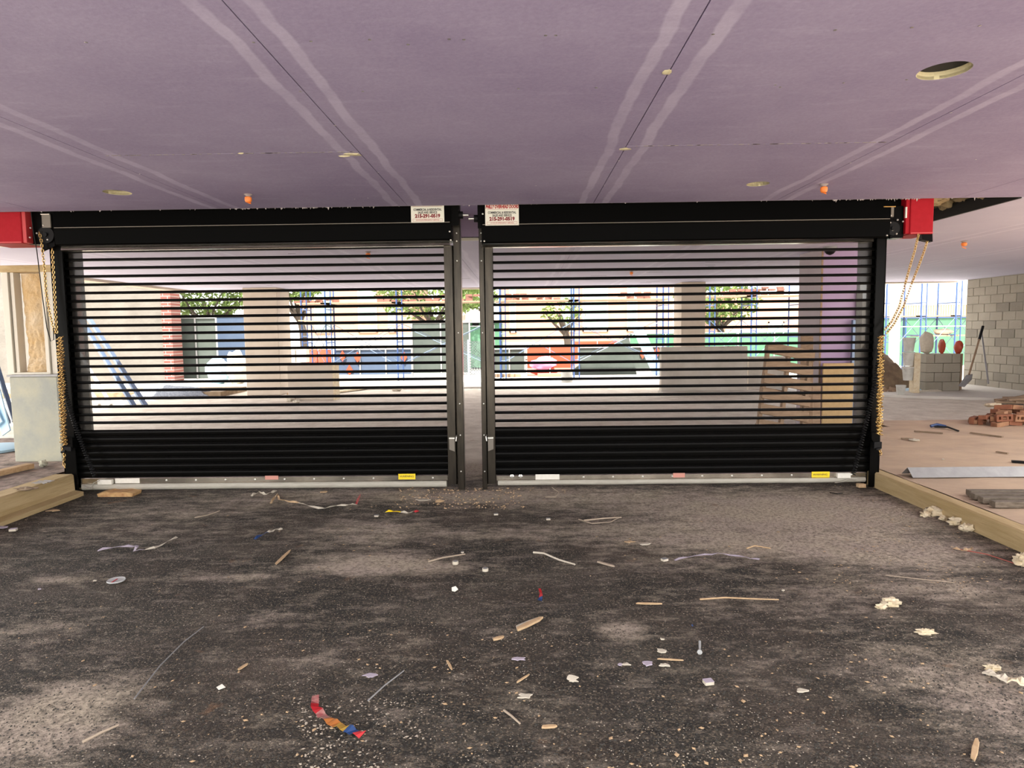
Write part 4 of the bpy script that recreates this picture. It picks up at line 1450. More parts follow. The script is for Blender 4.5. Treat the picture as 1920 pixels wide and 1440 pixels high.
# brick rubble pile on the right slab
mbrick = None
cores = []
bx0, bx1 = 1815, 1990
k = 0
pc = at(1890, 795, Z=ZR)
bm_ = bpy.data.meshes
proto = []
for mt_ in (brick_r, brick_o):
    m = MB()
    # brick with three cored holes on the face: built as frame of bars
    Lb, Wb, Hb = .20, .095, .06
    m.box(-Lb / 2, Lb / 2, -Wb / 2, -Wb / 2 + .028, 0, Hb)
    m.box(-Lb / 2, Lb / 2, Wb / 2 - .028, Wb / 2, 0, Hb)
    for x in (-Lb / 2, -.048, .020, Lb / 2 - .028):
        m.box(x, x + .028, -Wb / 2 + .02, Wb / 2 - .02, 0.001, Hb - .001)
    o = m.build('brick', mt_, origin=(0, 0, 0), bevel=.003)
    proto.append(o)
spots = []
random.seed(11)
for layer, n in ((0, 20), (1, 15), (2, 9), (3, 4)):
    for i in range(n):
        t = (i + .5) / n
        px = 1822 + layer * 18 + (1985 - 1822 - layer * 18) * t + random.uniform(-5, 5)
        dy = random.uniform(-.25, .35) * (1 - layer * .2)
        x = at(px, 795, Z=ZR).x
        spots.append((x, pc.y + dy, ZR + layer * .062 + random.uniform(0, .008), layer))
TOPB = []
for i, (x, y, z, layer) in enumerate(spots):
    src = proto[i % 2]
    o = src.copy(); COL.objects.link(o)
    o.location = (x, y, z)
    o.rotation_euler = (random.uniform(-.15, .15) + (pi / 2 if random.random() < .3 else 0), random.uniform(-.12, .12), random.uniform(-.9, .9))
    if o.rotation_euler.x > 1: o.location.z += .045
    tag(o, ['broken brick in the bottom row of the rubble pile on the right slab', 'cored brick in the second row of the rubble pile on the right slab',
            'brick in the third row of the rubble pile on the right slab', 'brick on top of the rubble pile on the right slab'][layer], 'brick',
        'bricks in the %s row of the rubble pile' % ['bottom', 'second', 'third', 'top'][layer])
for o in proto: bpy.data.objects.remove(o)
scrap(1862, 762, ZR + .17, .12, .1, .03, foam_w, 'mortar_slab', 'pale mortar slab lying on the brick rubble', 'mortar')
# metal angle across the right slab
a = at(1712, 897, Z=ZR); c = at(2060, 897, Z=ZR)
m = MB()
prof = [(0, 0), (.09, .075), (.18, 0), (.176, -.001), (.09, .070), (.004, -.001)]
m.prism([(a.y + p[0], ZR + .006 + p[1]) for p in prof], a.x, a.x + 2.4, 'X')
m.build('steel_angle', galv, label='long grey folded steel angle lying on the right slab', cat='steel angle')
# grey weathered timbers
for i, (px, py, L, dz, dy) in enumerate([(1822, 936, .9, 0, 0), (1838, 943, .9, .0, -.10), (1860, 951, .8, 0, -.22), (1815, 930, .9, 0, .10)]):
    c = at(px, py, Z=ZR)
    plank((c.x, c.y, ZR + .004), (c.x + L, c.y - .05, ZR + .004), .07, .045, wood_grey, 'weathered_timber',
          ['grey weathered timber on the right slab, second from the back', 'grey weathered timber on the right slab, third from the back', 'grey weathered timber on the right slab, nearest the kerb', 'grey weathered timber on the right slab, furthest from the kerb'][i], 'timber')
# pliers-like tool
g = thing('hand_tool', 'blue-handled hand tool lying on the right slab before the bricks', 'tool', at(1770, 803, Z=ZR))
a = at(1745, 799, Z=ZR + .02); c = at(1774, 800, Z=ZR + .02); d = at(1797, 808, Z=ZR + .01)
MB().tube([a, (a + c) / 2 + Vector((0, .03, .02)), c], .02, 8).build('handle', blue_pl, g, smooth=True)
MB().tube([a + Vector((.02, -.05, 0)), c + Vector((0, -.03, 0)), d], .012, 8).build('shaft', char, g, smooth=True)
scrap(1715, 826, ZR, .055, .05, .012, white_chip, 'plaster_flake', 'white plaster flake on the right slab near the gate post', 'plaster flake')
scrap(1768, 862, ZR, .012, .012, .008, white_chip, 'plaster_flake', 'tiny white plaster flake in the middle of the right slab', 'plaster flake')
plank(at(1897, 867, Z=ZR), at(1990, 873, Z=ZR), .05, .02, char, 'rubber_strip', 'dark strip with a pale tip lying at the right edge of the slab', 'strip')
for i, (p, q) in enumerate([((1714, 809), (1768, 813)), ((1690, 823), (1716, 824)), ((1820, 812), (1880, 820)), ((1868, 848), (1890, 851))]):
    plank(at(p[0], p[1], Z=ZR + .003), at(q[0], q[1], Z=ZR + .003), .035, .012, soil, 'dirt_ridge',
          ['dark crumbled dirt ridge beyond the white flake on the right slab', 'short dark dirt ridge beside the gate post', 'long thin dirt ridge before the bricks on the right slab', 'short thin dirt ridge near the right edge of the slab'][i], 'dirt')
for (px, py, w) in [(1712, 736, .3), (1744, 738, .24)]:
    c = at(px, py, Z=.0)
    MB().blob((c.x, c.y, .04), (w, w * .5, .05), seed=px, n=6, m=10, amp=.5).build('plastic_sheet', pale_blue if px == 1712 else white_chip,
       label='crumpled %s plastic sheet on the asphalt before the block enclosure' % ('bluish' if px == 1712 else 'white'), cat='plastic sheet')

# foam blobs along the right kerb
for i, (px, py, s) in enumerate([(1752, 966, .07), (1735, 968, .035), (1790, 983, .05), (1812, 994, .045), (1768, 975, .03)]):
    c = at(px, py, Z=.0)
    MB().blob((min(c.x, XR - .02), c.y, s * .45), (s, s * .8, s * .6), seed=i + 50, n=9, m=14, amp=.5, fr=3).build('foam_lump', foam_w, smooth=True,
       label=['largest tan foam lump at the foot of the right kerb', 'flat foam scrap beside the largest foam lump', 'foam lump by a dark stain on the right kerb', 'foam lump nearest the camera at the right kerb', 'small foam crumb between two lumps on the right kerb'][i], cat='foam')

# ================================================================== OUTSIDE, BEYOND THE FAR OPENING
# stucco neighbour wall with brick corner pier
Yn = 20.5
a = at(155, 600, Y=Yn); c = at(306, 600, Y=Yn); d = at(324, 600, Y=Yn)
g = thing('neighbour_wall', 'rough grey stucco wall outside, seen through the left gate', 'wall', ((a.x + c.x) / 2, Yn, 0))
MB().box(a.x - 5, c.x, Yn, Yn + .4, -.05, 5).build('stucco_face', stucco, g)
MB().box(c.x, d.x, Yn - .08, Yn + .5, -.05, 5).build('brick_pier', brick_far, g, label='narrow red brick pier at the wall corner')
MB().box(at(143, 600, Y=Yn).x, at(158, 600, Y=Yn).x, Yn - .08, Yn + .0, 0.8, 3.2).build('brick_pier', brick_far, g, label='narrow red brick pier at the wall corner')
# dirt strip and gravel mound
MB().prism([(-18, 15.9), (at(455, 735, Z=0).x, 15.6), (at(455, 735, Z=0).x, 17.1), (-18, 17.1)], 0, .12, 'Z').build('dirt_strip', soil, label='brown dirt strip at the foot of the stucco wall', cat='dirt', kind='stuff')
c = at(372, 733, Z=0.02)
m = MB().blob((c.x, 15.7, .0), (1.0, .55, .26), seed=4, n=10, m=24, amp=.25)
m.build('gravel_mound', gravel_m, smooth=True, label='low mound of blue-grey gravel before the stucco wall', cat='gravel', kind='stuff')
# concrete floor edge strip
# grey-green panel fence
def panel_fence(px0, px1, py0, Y, n, m, name, label, cat='fence', z0=0.05, post=galv):
    a, c = at(px0, py0, Y=Y), at(px1, py0, Y=Y)
    g = thing(name, label, cat, ((a.x + c.x) / 2, Y, z0))
    w = (c.x - a.x) / n
    for k in range(n):
        MB().box(a.x + w * k + .015, a.x + w * (k + 1) - .015, Y, Y + .03, z0, a.z).build('fence_panel', m, g)
    for k in range(n + 1):
        MB().cyl((a.x + w * k, Y - .02, z0 - .1), (a.x + w * k, Y - .02, a.z + .04), .03, 8).build('fence_post', post, g)
    MB().cyl((a.x, Y - .03, a.z), (c.x, Y - .03, a.z), .02, 8).build('top_rail', post, g)
    return g


panel_fence(326, 405, 597, 21.5, 2, grey_net, 'panel_fence', 'grey-green panel fence beside the red brick pier')
panel_fence(402, 462, 592, 23.5, 1, blue_net, 'tarp_fence', 'dark blue tarp fence left of the beige pillar')
FB = panel_fence(626, 772, 656, 22.5, 3, blue_net, 'mesh_fence', 'blue fabric covered fence seen through the left gate')
panel_fence(772, 880, 604, 23.0, 2, grey_net, 'mesh_fence', 'tall grey-green fabric fence at the right end of the left gate')
panel_fence(870, 926, 612, 26.0, 1, green_net, 'mesh_fence', 'bright green fabric fence seen through the middle gap')
panel_fence(926, 984, 655, 22.5, 2, grey_net, 'mesh_fence', 'low grey fabric fence beside the orange barrier')
FD = panel_fence(1085, 1245, 652, 23.2, 2, grey_net, 'mesh_fence', 'long dark grey fabric fence behind the slanted white board')
panel_fence(1180, 1520, 626, 26.0, 5, green_net, 'mesh_fence', 'long green fabric fence behind the brown pillar')
panel_fence(1640, 1815, 597, 24.0, 3, green_net, 'mesh_fence', 'long bright green fabric fence right of the right gate', post=blue_steel)
# chain-link sheets
a, c = at(868, 640, Y=21.8), at(900, 700, Y=21.8)
g = thing('chain_link_fence', 'grey chain link fence section in the middle gap', 'fence', ((a.x + c.x) / 2, 21.8, .05))
MB().box(a.x - .4, c.x + .1, 21.8, 21.805, .05, a.z).build('mesh', chain_mesh, g)
MB().cyl((at(879, 700, Y=21.8).x, 21.78, .0), (at(879, 700, Y=21.8).x, 21.78, a.z + .05), .03, 8).build('fence_post', pale_blue, g)
# dark mesh drape, triangular
P = [at(1052, 698, Y=21.6), at(1195, 700, Y=21.6), at(1178, 628, Y=21.6), at(1160, 640, Y=21.6), at(1110, 668, Y=21.6)]
P[0].z = P[1].z = -.06
MB().prism([(p.x, p.z) for p in P], 21.6, 21.63, 'Y').build('mesh_drape', grey_net, label='dark mesh drape hanging in a slanting triangle beside the orange barrier', cat='mesh drape')
# orange barriers
def barrier(px0, px1, py0, py1, Y, label, m=orange_pl):
    a, c = at(px0, py0, Y=Y), at(px1, py1, Y=Y)
    c.z = -.06
    g = thing('plastic_barrier', label, 'barrier', ((a.x + c.x) / 2, Y, c.z))
    n = max(2, int((c.x - a.x) / .9))
    w = (c.x - a.x) / n
    for k in range(n):
        x0, x1 = a.x + w * k + .02, a.x + w * (k + 1) - .02
        MB().prism([(Y - .22, c.z), (Y - .22, c.z + .08), (Y - .08, c.z + .3), (Y - .06, a.z), (Y + .06, a.z), (Y + .08, c.z + .3), (Y + .22, c.z + .08), (Y + .22, c.z)], x0, x1, 'X').build('barrier_unit', m, g, bevel=.01)
    return g


barrier(987, 1075, 647, 704, 22.0, 'orange-red plastic barrier seen through the right gate')
barrier(1075, 1165, 640, 672, 24.4, 'small orange-red plastic barrier behind the dark mesh drape')
barrier(572, 622, 655, 682, 21.5, 'orange plastic barrier right of the beige pillar')
a = at(997, 672, Y=21.7); c = at(1040, 690, Y=21.7)
MB().blob(((a.x + c.x) / 2, 21.7, (a.z + c.z) / 2), (.42, .12, .2), seed=9, n=8, m=14, amp=.3).build('plastic_sheet', pink_pl, smooth=True, label='pink plastic sheet bunched against the orange-red barrier', cat='plastic sheet')
for (px, py, par, Y_) in [(642, 668, FB, 22.42), (655, 694, FB, 22.42), (670, 670, FB, 22.42), (757, 670, FB, 22.42), (1205, 663, FD, 23.12), (1232, 660, FD, 23.12)]:
    c = at(px, py, Y=Y_)
    s_ = .11
    MB().prism([(c.x - s_, c.z), (c.x, c.z + s_ * 1.7), (c.x + s_, c.z), (c.x, c.z - s_ * 1.7)], Y_, Y_ + .06, 'Y').build('marker_flag', orange_pl, par, label='small orange-red marker tied to the fence')
# slanted white board
plank(at(1236, 704, Y=21.0), at(1193, 608, Y=21.4), .34, .05, pale_blue, 'slanted_board', 'pale slanted board propped against the scaffold through the right gate', 'board', roll=pi / 2 * .9)
# holed brick pallet beside beige pillar
c = at(555, 684, Y=19.0)
g = thing('block_stack', 'stack of pale holed blocks beside the beige pillar', 'blocks', (c.x, 19, .05))
for r in range(5):
    for k in range(2):
        MB().box(c.x - .32 + k * .32 + .01, c.x + k * .32 - .01, 19, 19.3, .05 + r * .2, .05 + (r + 1) * .2 - .015).build('hollow_block', facade_pale, g, bevel=.01)
# vehicles/dark crates behind the pillars at left
for i, (px, w, h, m_, lb) in enumerate([(408, .55, .75, pale_blue, 'pale blue wrapped bundle left of the beige pillar'), (445, .5, .95, white_chip, 'white wrapped bundle nearest the beige pillar')]):
    c = at(px, 700, Y=19.2)
    mb = MB().blob((c.x, 19.2, h * .5 + .04), (w * .55, .35, h * .52), seed=i + 70, n=10, m=16, amp=.22)
    mb.build('wrapped_bundle', m_, smooth=True, label=lb, cat='bundle')
for i, (px, py, w) in enumerate([(950, 711, .9), (1035, 711, .9)]):
    c = at(px, py, Y=20.6)
    MB().box(c.x - w / 2, c.x + w / 2, 20.6, 20.9, .04, .14).build('dark_timber', wood_old, label=['dark timber baulk low beside the middle posts, seen through the right gate', 'dark timber baulk below the orange-red barrier'][i], cat='timber', bevel=.01)
c = at(1063, 720, Y=18.4)
MB().lathe([(.16, 0), (.16, .32), (.17, .33)], (c.x, 18.4, .04), 16).build('plastic_bucket', bucket_m, smooth=True, label='pale bucket on the ground below the scaffold, right gate', cat='bucket')


# scaffold
def scaffold(bays, Y, name, label, zu, zl, zt, material=blue_steel, depth=.9):
    """bays: pixel x of frames"""
    xs = [at(px, 640, Y=Y).x for px in bays]
    g = thing(name, label, 'scaffold', ((xs[0] + xs[-1]) / 2, Y, .04))
    for x in xs:
        m = MB()
        for yy in (Y, Y + depth):
            m.cyl((x, yy, .04), (x, yy, zt), .024, 8)
        for z in (.5, 1.2, zl, 2.2, zt):
            m.cyl((x, Y, z), (x, Y + depth, z), .02, 6)
        m.build('frame', material, g, smooth=True)
        m = MB()
        for yy in (Y,):
            m.cyl((x + .16, yy, .04), (x + .16, yy, zt), .018, 6)
        for z in (.6, 1.0, 1.4, 1.8, 2.2):
            m.cyl((x, Y, z), (x + .16, Y, z), .014, 6)
        m.build('ladder_rung', material, g, smooth=True)
    for x0, x1 in zip(xs[:-1], xs[1:]):
        for yy in (Y, Y + depth):
            MB().cyl((x0, yy, .5), (x1, yy, 1.75), .010, 6).build('cross_brace', blue_grey, g)
            MB().cyl((x0, yy, 1.75), (x1, yy, .5), .010, 6).build('cross_brace', blue_grey, g)
        MB().cyl((x0, Y, zl), (x1, Y, zl), .02, 6).build('ledger', galv, g)
        n = 3
        for k in range(n):
            y0 = Y + depth / n * k
            MB().box(x0 - .15, x1 + .15, y0 + .01, y0 + depth / n - .01, zu, zu + .04).build('deck_plank', wood_old, g, bevel=.003)
    return g, xs


ZU = at(1075, 564, Y=19.6).z
ZLO = at(1075, 602, Y=19.6).z
scaffold([567, 612, 745, 916], 19.6, 'scaffold_tower', 'blue scaffold with plank deck seen through the left gate', ZU, ZLO, 3.2)
scaffold([938, 1076, 1243], 19.6, 'scaffold_tower', 'blue scaffold with plank deck seen through the right gate, left of the brown pillar', ZU, ZLO, 3.2)
scaffold([1330, 1408, 1500], 20.4, 'scaffold_tower', 'blue scaffold seen between the brown pillar and lilac column', ZU + .1, ZLO, 3.4)
SCR, _ = scaffold([1660, 1725, 1790, 1850], 20.5, 'scaffold_tower', 'blue scaffold right of the right gate, before the green fence', at(1725, 594, Y=20.5).z, at(1725, 594, Y=20.5).z - .3, 3.3)

# bricks stacked on the scaffold decks
random.seed(5)
pb = MB().box(-.1, .1, -.05, .05, 0, .065).build('brick', holed, origin=(0, 0, 0))
groups = [(548, 640, 2, 19.75, ZU + .041, 'left scaffold deck'), (705, 905, 3, 19.75, ZU + .041, 'left scaffold deck'), (945, 1060, 3, 19.75, ZU + .041, 'deck of the scaffold left of the brown pillar'),
          (1160, 1235, 3, 19.75, ZU + .041, 'deck of the scaffold left of the brown pillar'), (1352, 1480, 4, 20.6, ZU + .141, 'deck of the scaffold beyond the brown pillar')]
for (p0, p1, rows_, Y_, z0, where) in groups:
    xa_, xb_ = at(p0, 560, Y=Y_).x, at(p1, 560, Y=Y_).x
    n = int((xb_ - xa_) / .24)
    for r in range(rows_):
        for i in range(n):
            if random.random() < .16 * r + .1: continue
            o = pb.copy(); COL.objects.link(o)
            o.location = (xa_ + (i + .5) * .24 + random.uniform(-.04, .04), Y_ + random.uniform(-.03, .03), z0 + r * .066)
            o.rotation_euler = (0, 0, random.uniform(-.4, .4) if r < 2 else 0)
            tag(o, 'pinkish brick loosely stacked on the ' + where, 'brick', 'bricks stacked on the ' + where)
bpy.data.objects.remove(pb)
plank(at(742, 612, Y=19.5), at(560, 602, Y=19.5), .1, .03, wood, 'timber_rail', 'timber guard rail across the left scaffold', 'timber')

# buildings
def building(px0, px1, Y, h, strips, name, label, wallm, floors=((.2, 2.2), (3.0, 5.0)), base=None):
    a, c = at(px0, 600, Y=Y).x, at(px1, 600, Y=Y).x
    g = thing(name, label, 'building', ((a + c) / 2, Y, 0))
    MB().box(a, c, Y, Y + 6, 0, h).build('facade_wall', wallm, g)
    for (s0, s1) in strips:
        x0, x1 = at(s0, 600, Y=Y).x, at(s1, 600, Y=Y).x
        for (z0, z1) in floors:
            fr = MB()
            fr.box(x0, x1, Y - .06, Y - .002, z0, z0 + .08); fr.box(x0, x1, Y - .06, Y - .002, z1 - .08, z1)
            fr.box(x0, x0 + .07, Y - .06, Y - .002, z0, z1); fr.box(x1 - .07, x1, Y - .06, Y - .002, z0, z1)
            w = fr.build('window', facade_pale, g)
            MB().box(x0 + .07, x1 - .07, Y - .03, Y - .004, z0 + .08, z1 - .08).build('pane', glass_m, w)
    if base:
        MB().box(a, c, Y - .1, Y, 0, base).build('stone_base', facade_pale, g)
    return g


building(562, 772, 32, 6.5, [(590, 623), (672, 708), (728, 742)], 'apartment_building', 'orange brick building with pale tall windows seen through the left gate', orange_wall, ((1.5, 4.2),), base=1.35)
building(940, 1262, 34.5, 6.5, [(955, 968), (1052, 1078), (1092, 1140), (1175, 1195)], 'apartment_building', 'orange brick building with pale windows seen through the right gate', orange_wall, ((1.4, 4.4),), base=.9)
building(1360, 1520, 35, 3.2, [(1440, 1470)], 'apartment_building', 'low orange building between the brown pillar and lilac column', orange_wall, ((.6, 1.8),))
building(1650, 1900, 42, 3.2, [(1700, 1725)], 'far_house', 'pale far house beyond the railing right of the gates', facade_pale, ((.8, 1.8),))
# railing outside right
a, c = at(1655, 592, Y=26).x, at(1815, 592, Y=26).x
zr0, zr1 = at(1740, 594, Y=26).z, at(1740, 570, Y=26).z
g = thing('balustrade', 'cream timber railing above the green fence, right of the gates', 'railing', ((a + c) / 2, 26, zr0))
MB().box(a, c, 26, 26.06, zr1 - .05, zr1).build('handrail', foam_w, g)
MB().box(a, c, 26, 26.06, zr0, zr0 + .05).build('bottom_rail', foam_w, g)
n = 34
for k in range(n):
    x = a + (c - a) * (k + .5) / n
    MB().box(x - .02, x + .02, 26.01, 26.05, zr0 + .05, zr1 - .05).build('baluster', wood, g)
MB().box(a, c, 26.05, 27.2, zr0 - .1, zr0 - .01).build('deck_edge', wood_old, g)
for k in range(4):
    x = a + (c - a) * k / 3
    MB().box(x - .06, x + .06, 26.2, 26.32, -.06, zr0 - .1).build('deck_post', wood_old, g)
c = at(1800, 540, Y=30)
g = thing('parasol', 'pale blue parasol beyond the railing right of the gates', 'parasol', (c.x, 30, -.06))
MB().lathe([(.02, .5), (.9, .12), (1.1, 0), (1.05, 0)], (c.x, 30, c.z - .1), 16).build('canopy', pale_blue, g)
MB().cyl((c.x, 30, -.06), (c.x, 30, c.z + .3), .03, 8).build('pole', galv, g)
MB().cyl((at(1678, 600, Y=19).x, 19, 0), (at(1678, 600, Y=19).x, 19, 3.5), .14, 14).build('utility_pole', facade_pale, smooth=True, label='pale round pole outside, just right of the right gate', cat='pole')
# bright bags and objects on scaffold base right
ZEN = at(1737, 664, Y=14.6).z
for i, (px, w, h, m_, nm, cat_, lb) in enumerate([(1737, .26, .50, white_chip, 'sack', 'sack', 'white sack standing on the left of the block enclosure'), (1766, .10, .34, orange_pl, 'bottle', 'bottle', 'slim orange bottle in the middle of the block enclosure'),
                                                 (1797, .13, .30, orange_pl, 'plastic_jug', 'jug', 'orange-red jug at the right end of the block enclosure')]):
    c = at(px, 650, Y=14.85)
    MB().blob((c.x, 14.85, ZEN + h / 2 - .01), (w * .6, .10, h / 2), seed=i + 90, n=8, m=12, amp=.15).build(nm, m_, smooth=True, label=lb, cat=cat_)
c = at(1768, 628, Y=20.9)
MB().box(c.x - .9, c.x + .9, 20.7, 21.1, c.z - .04, c.z).build('deck_plank', wood_old, SCR)
MB().blob((c.x, 20.9, c.z + .105), (.30, .12, .10), seed=97, n=8, m=12, amp=.2).build('sack', white_chip, smooth=True, label='long white sack lying on a scaffold board before the green fence', cat='sack')
# shrubs at the green fence
# trees
random.seed(3)


def tree(px, py, Y, r, label, n=1400, branches=True):
    c = at(px, py, Y=Y)
    g = thing('tree', label, 'tree', (c.x, Y, 0), 'sunlit trees beyond the fences')
    pts = [(c.x + .3, Y, 0), (c.x + .2, Y, c.z * .5), (c.x - .1, Y, c.z)]
    MB().tube(pts, [.2, .15, .07], 8).build('trunk', bark, g, smooth=True)
    if branches:
        m = MB()
        for k in range(7):
            a = 2 * pi * k / 7
            m.tube([(c.x + .1, Y, c.z * .6), (c.x + .5 * r * cos(a), Y + .4 * r * sin(a), c.z * .85), (c.x + r * .9 * cos(a), Y + .6 * r * sin(a), c.z + .1 * r)], [.07, .045, .015], 6)
        m.build('branch', bark, g, smooth=True)
    m = MB()
    for k in range(n):
        d = Vector((random.gauss(0, 1), random.gauss(0, 1), random.gauss(0, 1))).normalized() * r * random.uniform(.35, 1) ** .6
        p = Vector((c.x + d.x * 1.15, Y + d.y * .7, c.z + d.z * .62 + .18 * r))
        s = random.uniform(.06, .15)
        u = Vector((random.gauss(0, 1), random.gauss(0, 1), random.gauss(0, 1))).normalized()
        v = u.cross(Vector((random.random(), random.random(), random.random()))).normalized()
        m.add([p - u * s, p + v * s * .5, p + u * s, p - v * s * .5], [(0, 1, 2, 3)])
    m.build('foliage', leaf, g, label=None, kind='stuff')
    return g


tree(385, 560, 25, 1.9, 'leafy sunlit tree above the panel fence, seen through the left gate', 2600)
tree(805, 560, 25.3, 1.9, 'leafy tree above the tall grey-green fence at the right end of the left gate', 1800)
tree(886, 565, 33, 1.15, 'leafy tree seen through the middle gap', 1500)
tree(1345, 575, 27, 1.6, 'leafy tree just right of the brown pillar', 1400)
tree(556, 548, 26, .9, 'small leafy tree just right of the beige pillar', 800)
tree(1055, 590, 27.5, .9, 'thin sapling before the orange building through the right gate', 220)
scr_ = at(885, 596, Y=27)
g = thing('garden_shed', 'pale-roofed green shed seen through the middle gap', 'shed', (scr_.x, 27.5, 0))
MB().box(scr_.x - 1.2, scr_.x + 1.2, 27.3, 29, 0, scr_.z - .2).build('shed_wall', green_net, g)
MB().prism([(scr_.x - 1.4, scr_.z - .2), (scr_.x, scr_.z + .4), (scr_.x + 1.4, scr_.z - .2)], 27.1, 29.2, 'Y').build('shed_roof', facade_pale, g)
for px in (872, 892):
    q = at(px, 616, Y=27.3)
    MB().box(q.x - .14, q.x + .14, 27.25, 27.3, q.z - .25, q.z + .3).build('shed_window', char, g)


# ================================================================== DEBRIS ON THE ASPHALT
random.seed(21)


def fl(px, py, z=0.0):
    p = at(px, py, Z=z); return p


def ribbon(pts, w, material, name, label, cat, lift=.004, twist=.35, th=.0015, group=None):
    P = [fl(*p) for p in pts]
    # subdivide
    Q = []
    for a, c in zip(P[:-1], P[1:]):
        for k in range(4): Q.append(a.lerp(c, k / 4))
    Q.append(P[-1])
    m = MB(); vs = []; n = len(Q)
    for i, p in enumerate(Q):
        d = (Q[min(i + 1, n - 1)] - Q[max(i - 1, 0)]).normalized()
        s = Vector((-d.y, d.x, 0))
        a = twist * sin(i * 1.3)
        ww = w if not isinstance(w, (list, tuple)) else w[0] + (w[1] - w[0]) * i / (n - 1)
        z = lift + .006 * abs(sin(i * .9)) + abs(ww / 2 * sin(a))
        e = s * ww / 2 * cos(a) + Vector((0, 0, ww / 2 * sin(a)))
        for sg in (-1, 1):
            vs.append(p + e * sg + Vector((0, 0, z))); 
        for sg in (-1, 1):
            vs.append(p + e * sg + Vector((0, 0, z + th)))
    fs = []
    for i in range(n - 1):
        k = 4 * i
        fs += [(k + 2, k + 3, k + 7, k + 6), (k, k + 4, k + 5, k + 1), (k, k + 2, k + 6, k + 4), (k + 1, k + 5, k + 7, k + 3)]
    fs += [(0, 1, 3, 2), (4 * n - 4, 4 * n - 2, 4 * n - 1, 4 * n - 3)]
    m.add(vs, fs)
    mats = material if isinstance(material, list) else [material]
    if len(mats) > 1:
        m.mi = [min(len(mats) - 1, int((f[0] // 4) / n * len(mats))) for f in fs]
    return m.build(name, mats, label=label, cat=cat, group=group)


def sliver(p0, p1, w, h, material, name, label, cat, z=.002):
    a, c = fl(*p0), fl(*p1)
    d = c - a; L = d.length; ang = math.atan2(d.y, d.x)
    M = Matrix.Translation(a + Vector((0, 0, z))) @ Matrix.Rotation(ang, 4, 'Z')
    poly = [(0, -w * .3), (L * .3, -w * .5), (L * .8, -w * .45), (L, -w * .1), (L * .93, w * .3), (L * .5, w * .5), (L * .08, w * .4)]
    return MB().prism(poly, 0, h, 'Z', M).build(name, material, label=label, cat=cat, bevel=h * .15)


def flake(px, py, s, material, name, label, cat, n=7, h=.008, asp=1.0, tilt=.0):
    c = fl(px, py)
    rr = random.Random(px * 31 + py)
    n = n + 4 if n > 5 else n
    poly = [(s * asp * cos(2 * pi * k / n) * q, s * sin(2 * pi * k / n) * q) for k in range(n) for q in [rr.uniform(.38, 1.15)]]
    h = min(h, .006)
    M = Matrix.Translation(c + Vector((0, 0, .002 + abs(tilt) * s * .6))) @ Matrix.Rotation(tilt, 4, 'X')
    return MB().prism(poly, 0, h, 'Z', M).build(name, material, label=label, cat=cat, bevel=h * .2)


# sweets wrapper
w1 = ribbon([(592, 1306), (590, 1330), (608, 1350), (632, 1364), (656, 1374), (680, 1384)], [.030, .038], [mat('wrapper_pink_red', (.24, .035, .045), .35, 0, (.42, .26, .22), 45, .8), ink_red, MATS['wrapper_pink_red'], mat('wrapper_orange', (.34, .12, .03), .35), mat('wrapper_yellow', (.36, .25, .04), .35, 0, (.3, .12, .04), 40, .8), blue_pl, red_edge],
            'sweet_wrapper', 'long red and yellow sweet wrapper on the asphalt near the camera', 'wrapper', twist=.35)
ribbon([(1011, 1105), (1015, 1118), (1012, 1130)], [.010, .026], [ink_red, red_edge, blue_pl], 'sweet_wrapper', 'small red and blue wrapper on the asphalt', 'wrapper', twist=.5)
# clear lid
c = fl(218, 1090)
g = thing('drink_lid', 'round clear plastic cup lid with a red mark on the asphalt', 'lid', c)
MB().lathe([(.050, 0), (.052, .004), (.049, .009), (.044, .006), (.02, .007), (.003, .008)], (c.x, c.y, .003), 28).build('lid_disc', clear_pl, g, smooth=True)
MB().box(c.x - .003, c.x + .004, c.y - .045, c.y + .01, .011, .013).build('red_mark', ink_red, g)
# wood chips
sliver((968, 1184), (1018, 1160), .034, .012, splint, 'wood_chip', 'largest split wood chip on the asphalt, right of centre', 'wood chip')
sliver((966, 1178), (1016, 1158), .03, .004, white_chip, 'paper_strip', 'pale paper strip under the largest wood chip', 'paper')
sliver((924, 1202), (945, 1196), .022, .010, splint, 'wood_chip', 'small orange wood chip beside the largest one', 'wood chip')
sliver((1192, 1133), (1242, 1134), .016, .008, splint, 'wood_chip', 'narrow tan wood chip right of the small blue wrapper', 'wood chip')
sliver((1015, 1366), (1045, 1364), .018, .008, splint, 'wood_chip', 'tan wood chip on the dark asphalt near the bottom', 'wood chip')
sliver((838, 1240), (848, 1258), .012, .006, splint, 'wood_chip', 'thin upright-lying brown wood chip near the middle', 'wood chip')
sliver((968, 1282), (993, 1266), .010, .006, splint, 'wood_chip', 'thin brown splinter left of the torn white flake', 'wood chip')
sliver((1232, 1237), (1282, 1240), .010, .006, splint, 'wood_chip', 'thin wood splinter among white plaster crumbs', 'wood chip')
sliver((1824, 1428), (1832, 1388), .020, .010, splint, 'wood_chip', 'upright-lying brown stick at the lower right corner', 'wood chip')
sliver((446, 1258), (465, 1246), .016, .006, splint, 'wood_chip', 'small brown chip left of the wrapper', 'wood chip')
sliver((516, 1060), (545, 1032), .024, .006, splint, 'wood_chip', 'curved brown splinter right of the bent lilac strip', 'wood chip')
sliver((1120, 1055), (1153, 1064), .020, .010, twig_m, 'wood_chip', 'dull brown stick end right of the white stick', 'wood chip')
# sticks and twigs
def stick(pts, r, material, label, name='stick', cat='stick'):
    return MB().tube([fl(x, y) + Vector((0, 0, r + .002 + .004 * (i % 2))) for i, (x, y) in enumerate(pts)], [r * (1 - .35 * i / len(pts)) for i in range(len(pts))], 6).build(name, material, smooth=True, label=label, cat=cat)


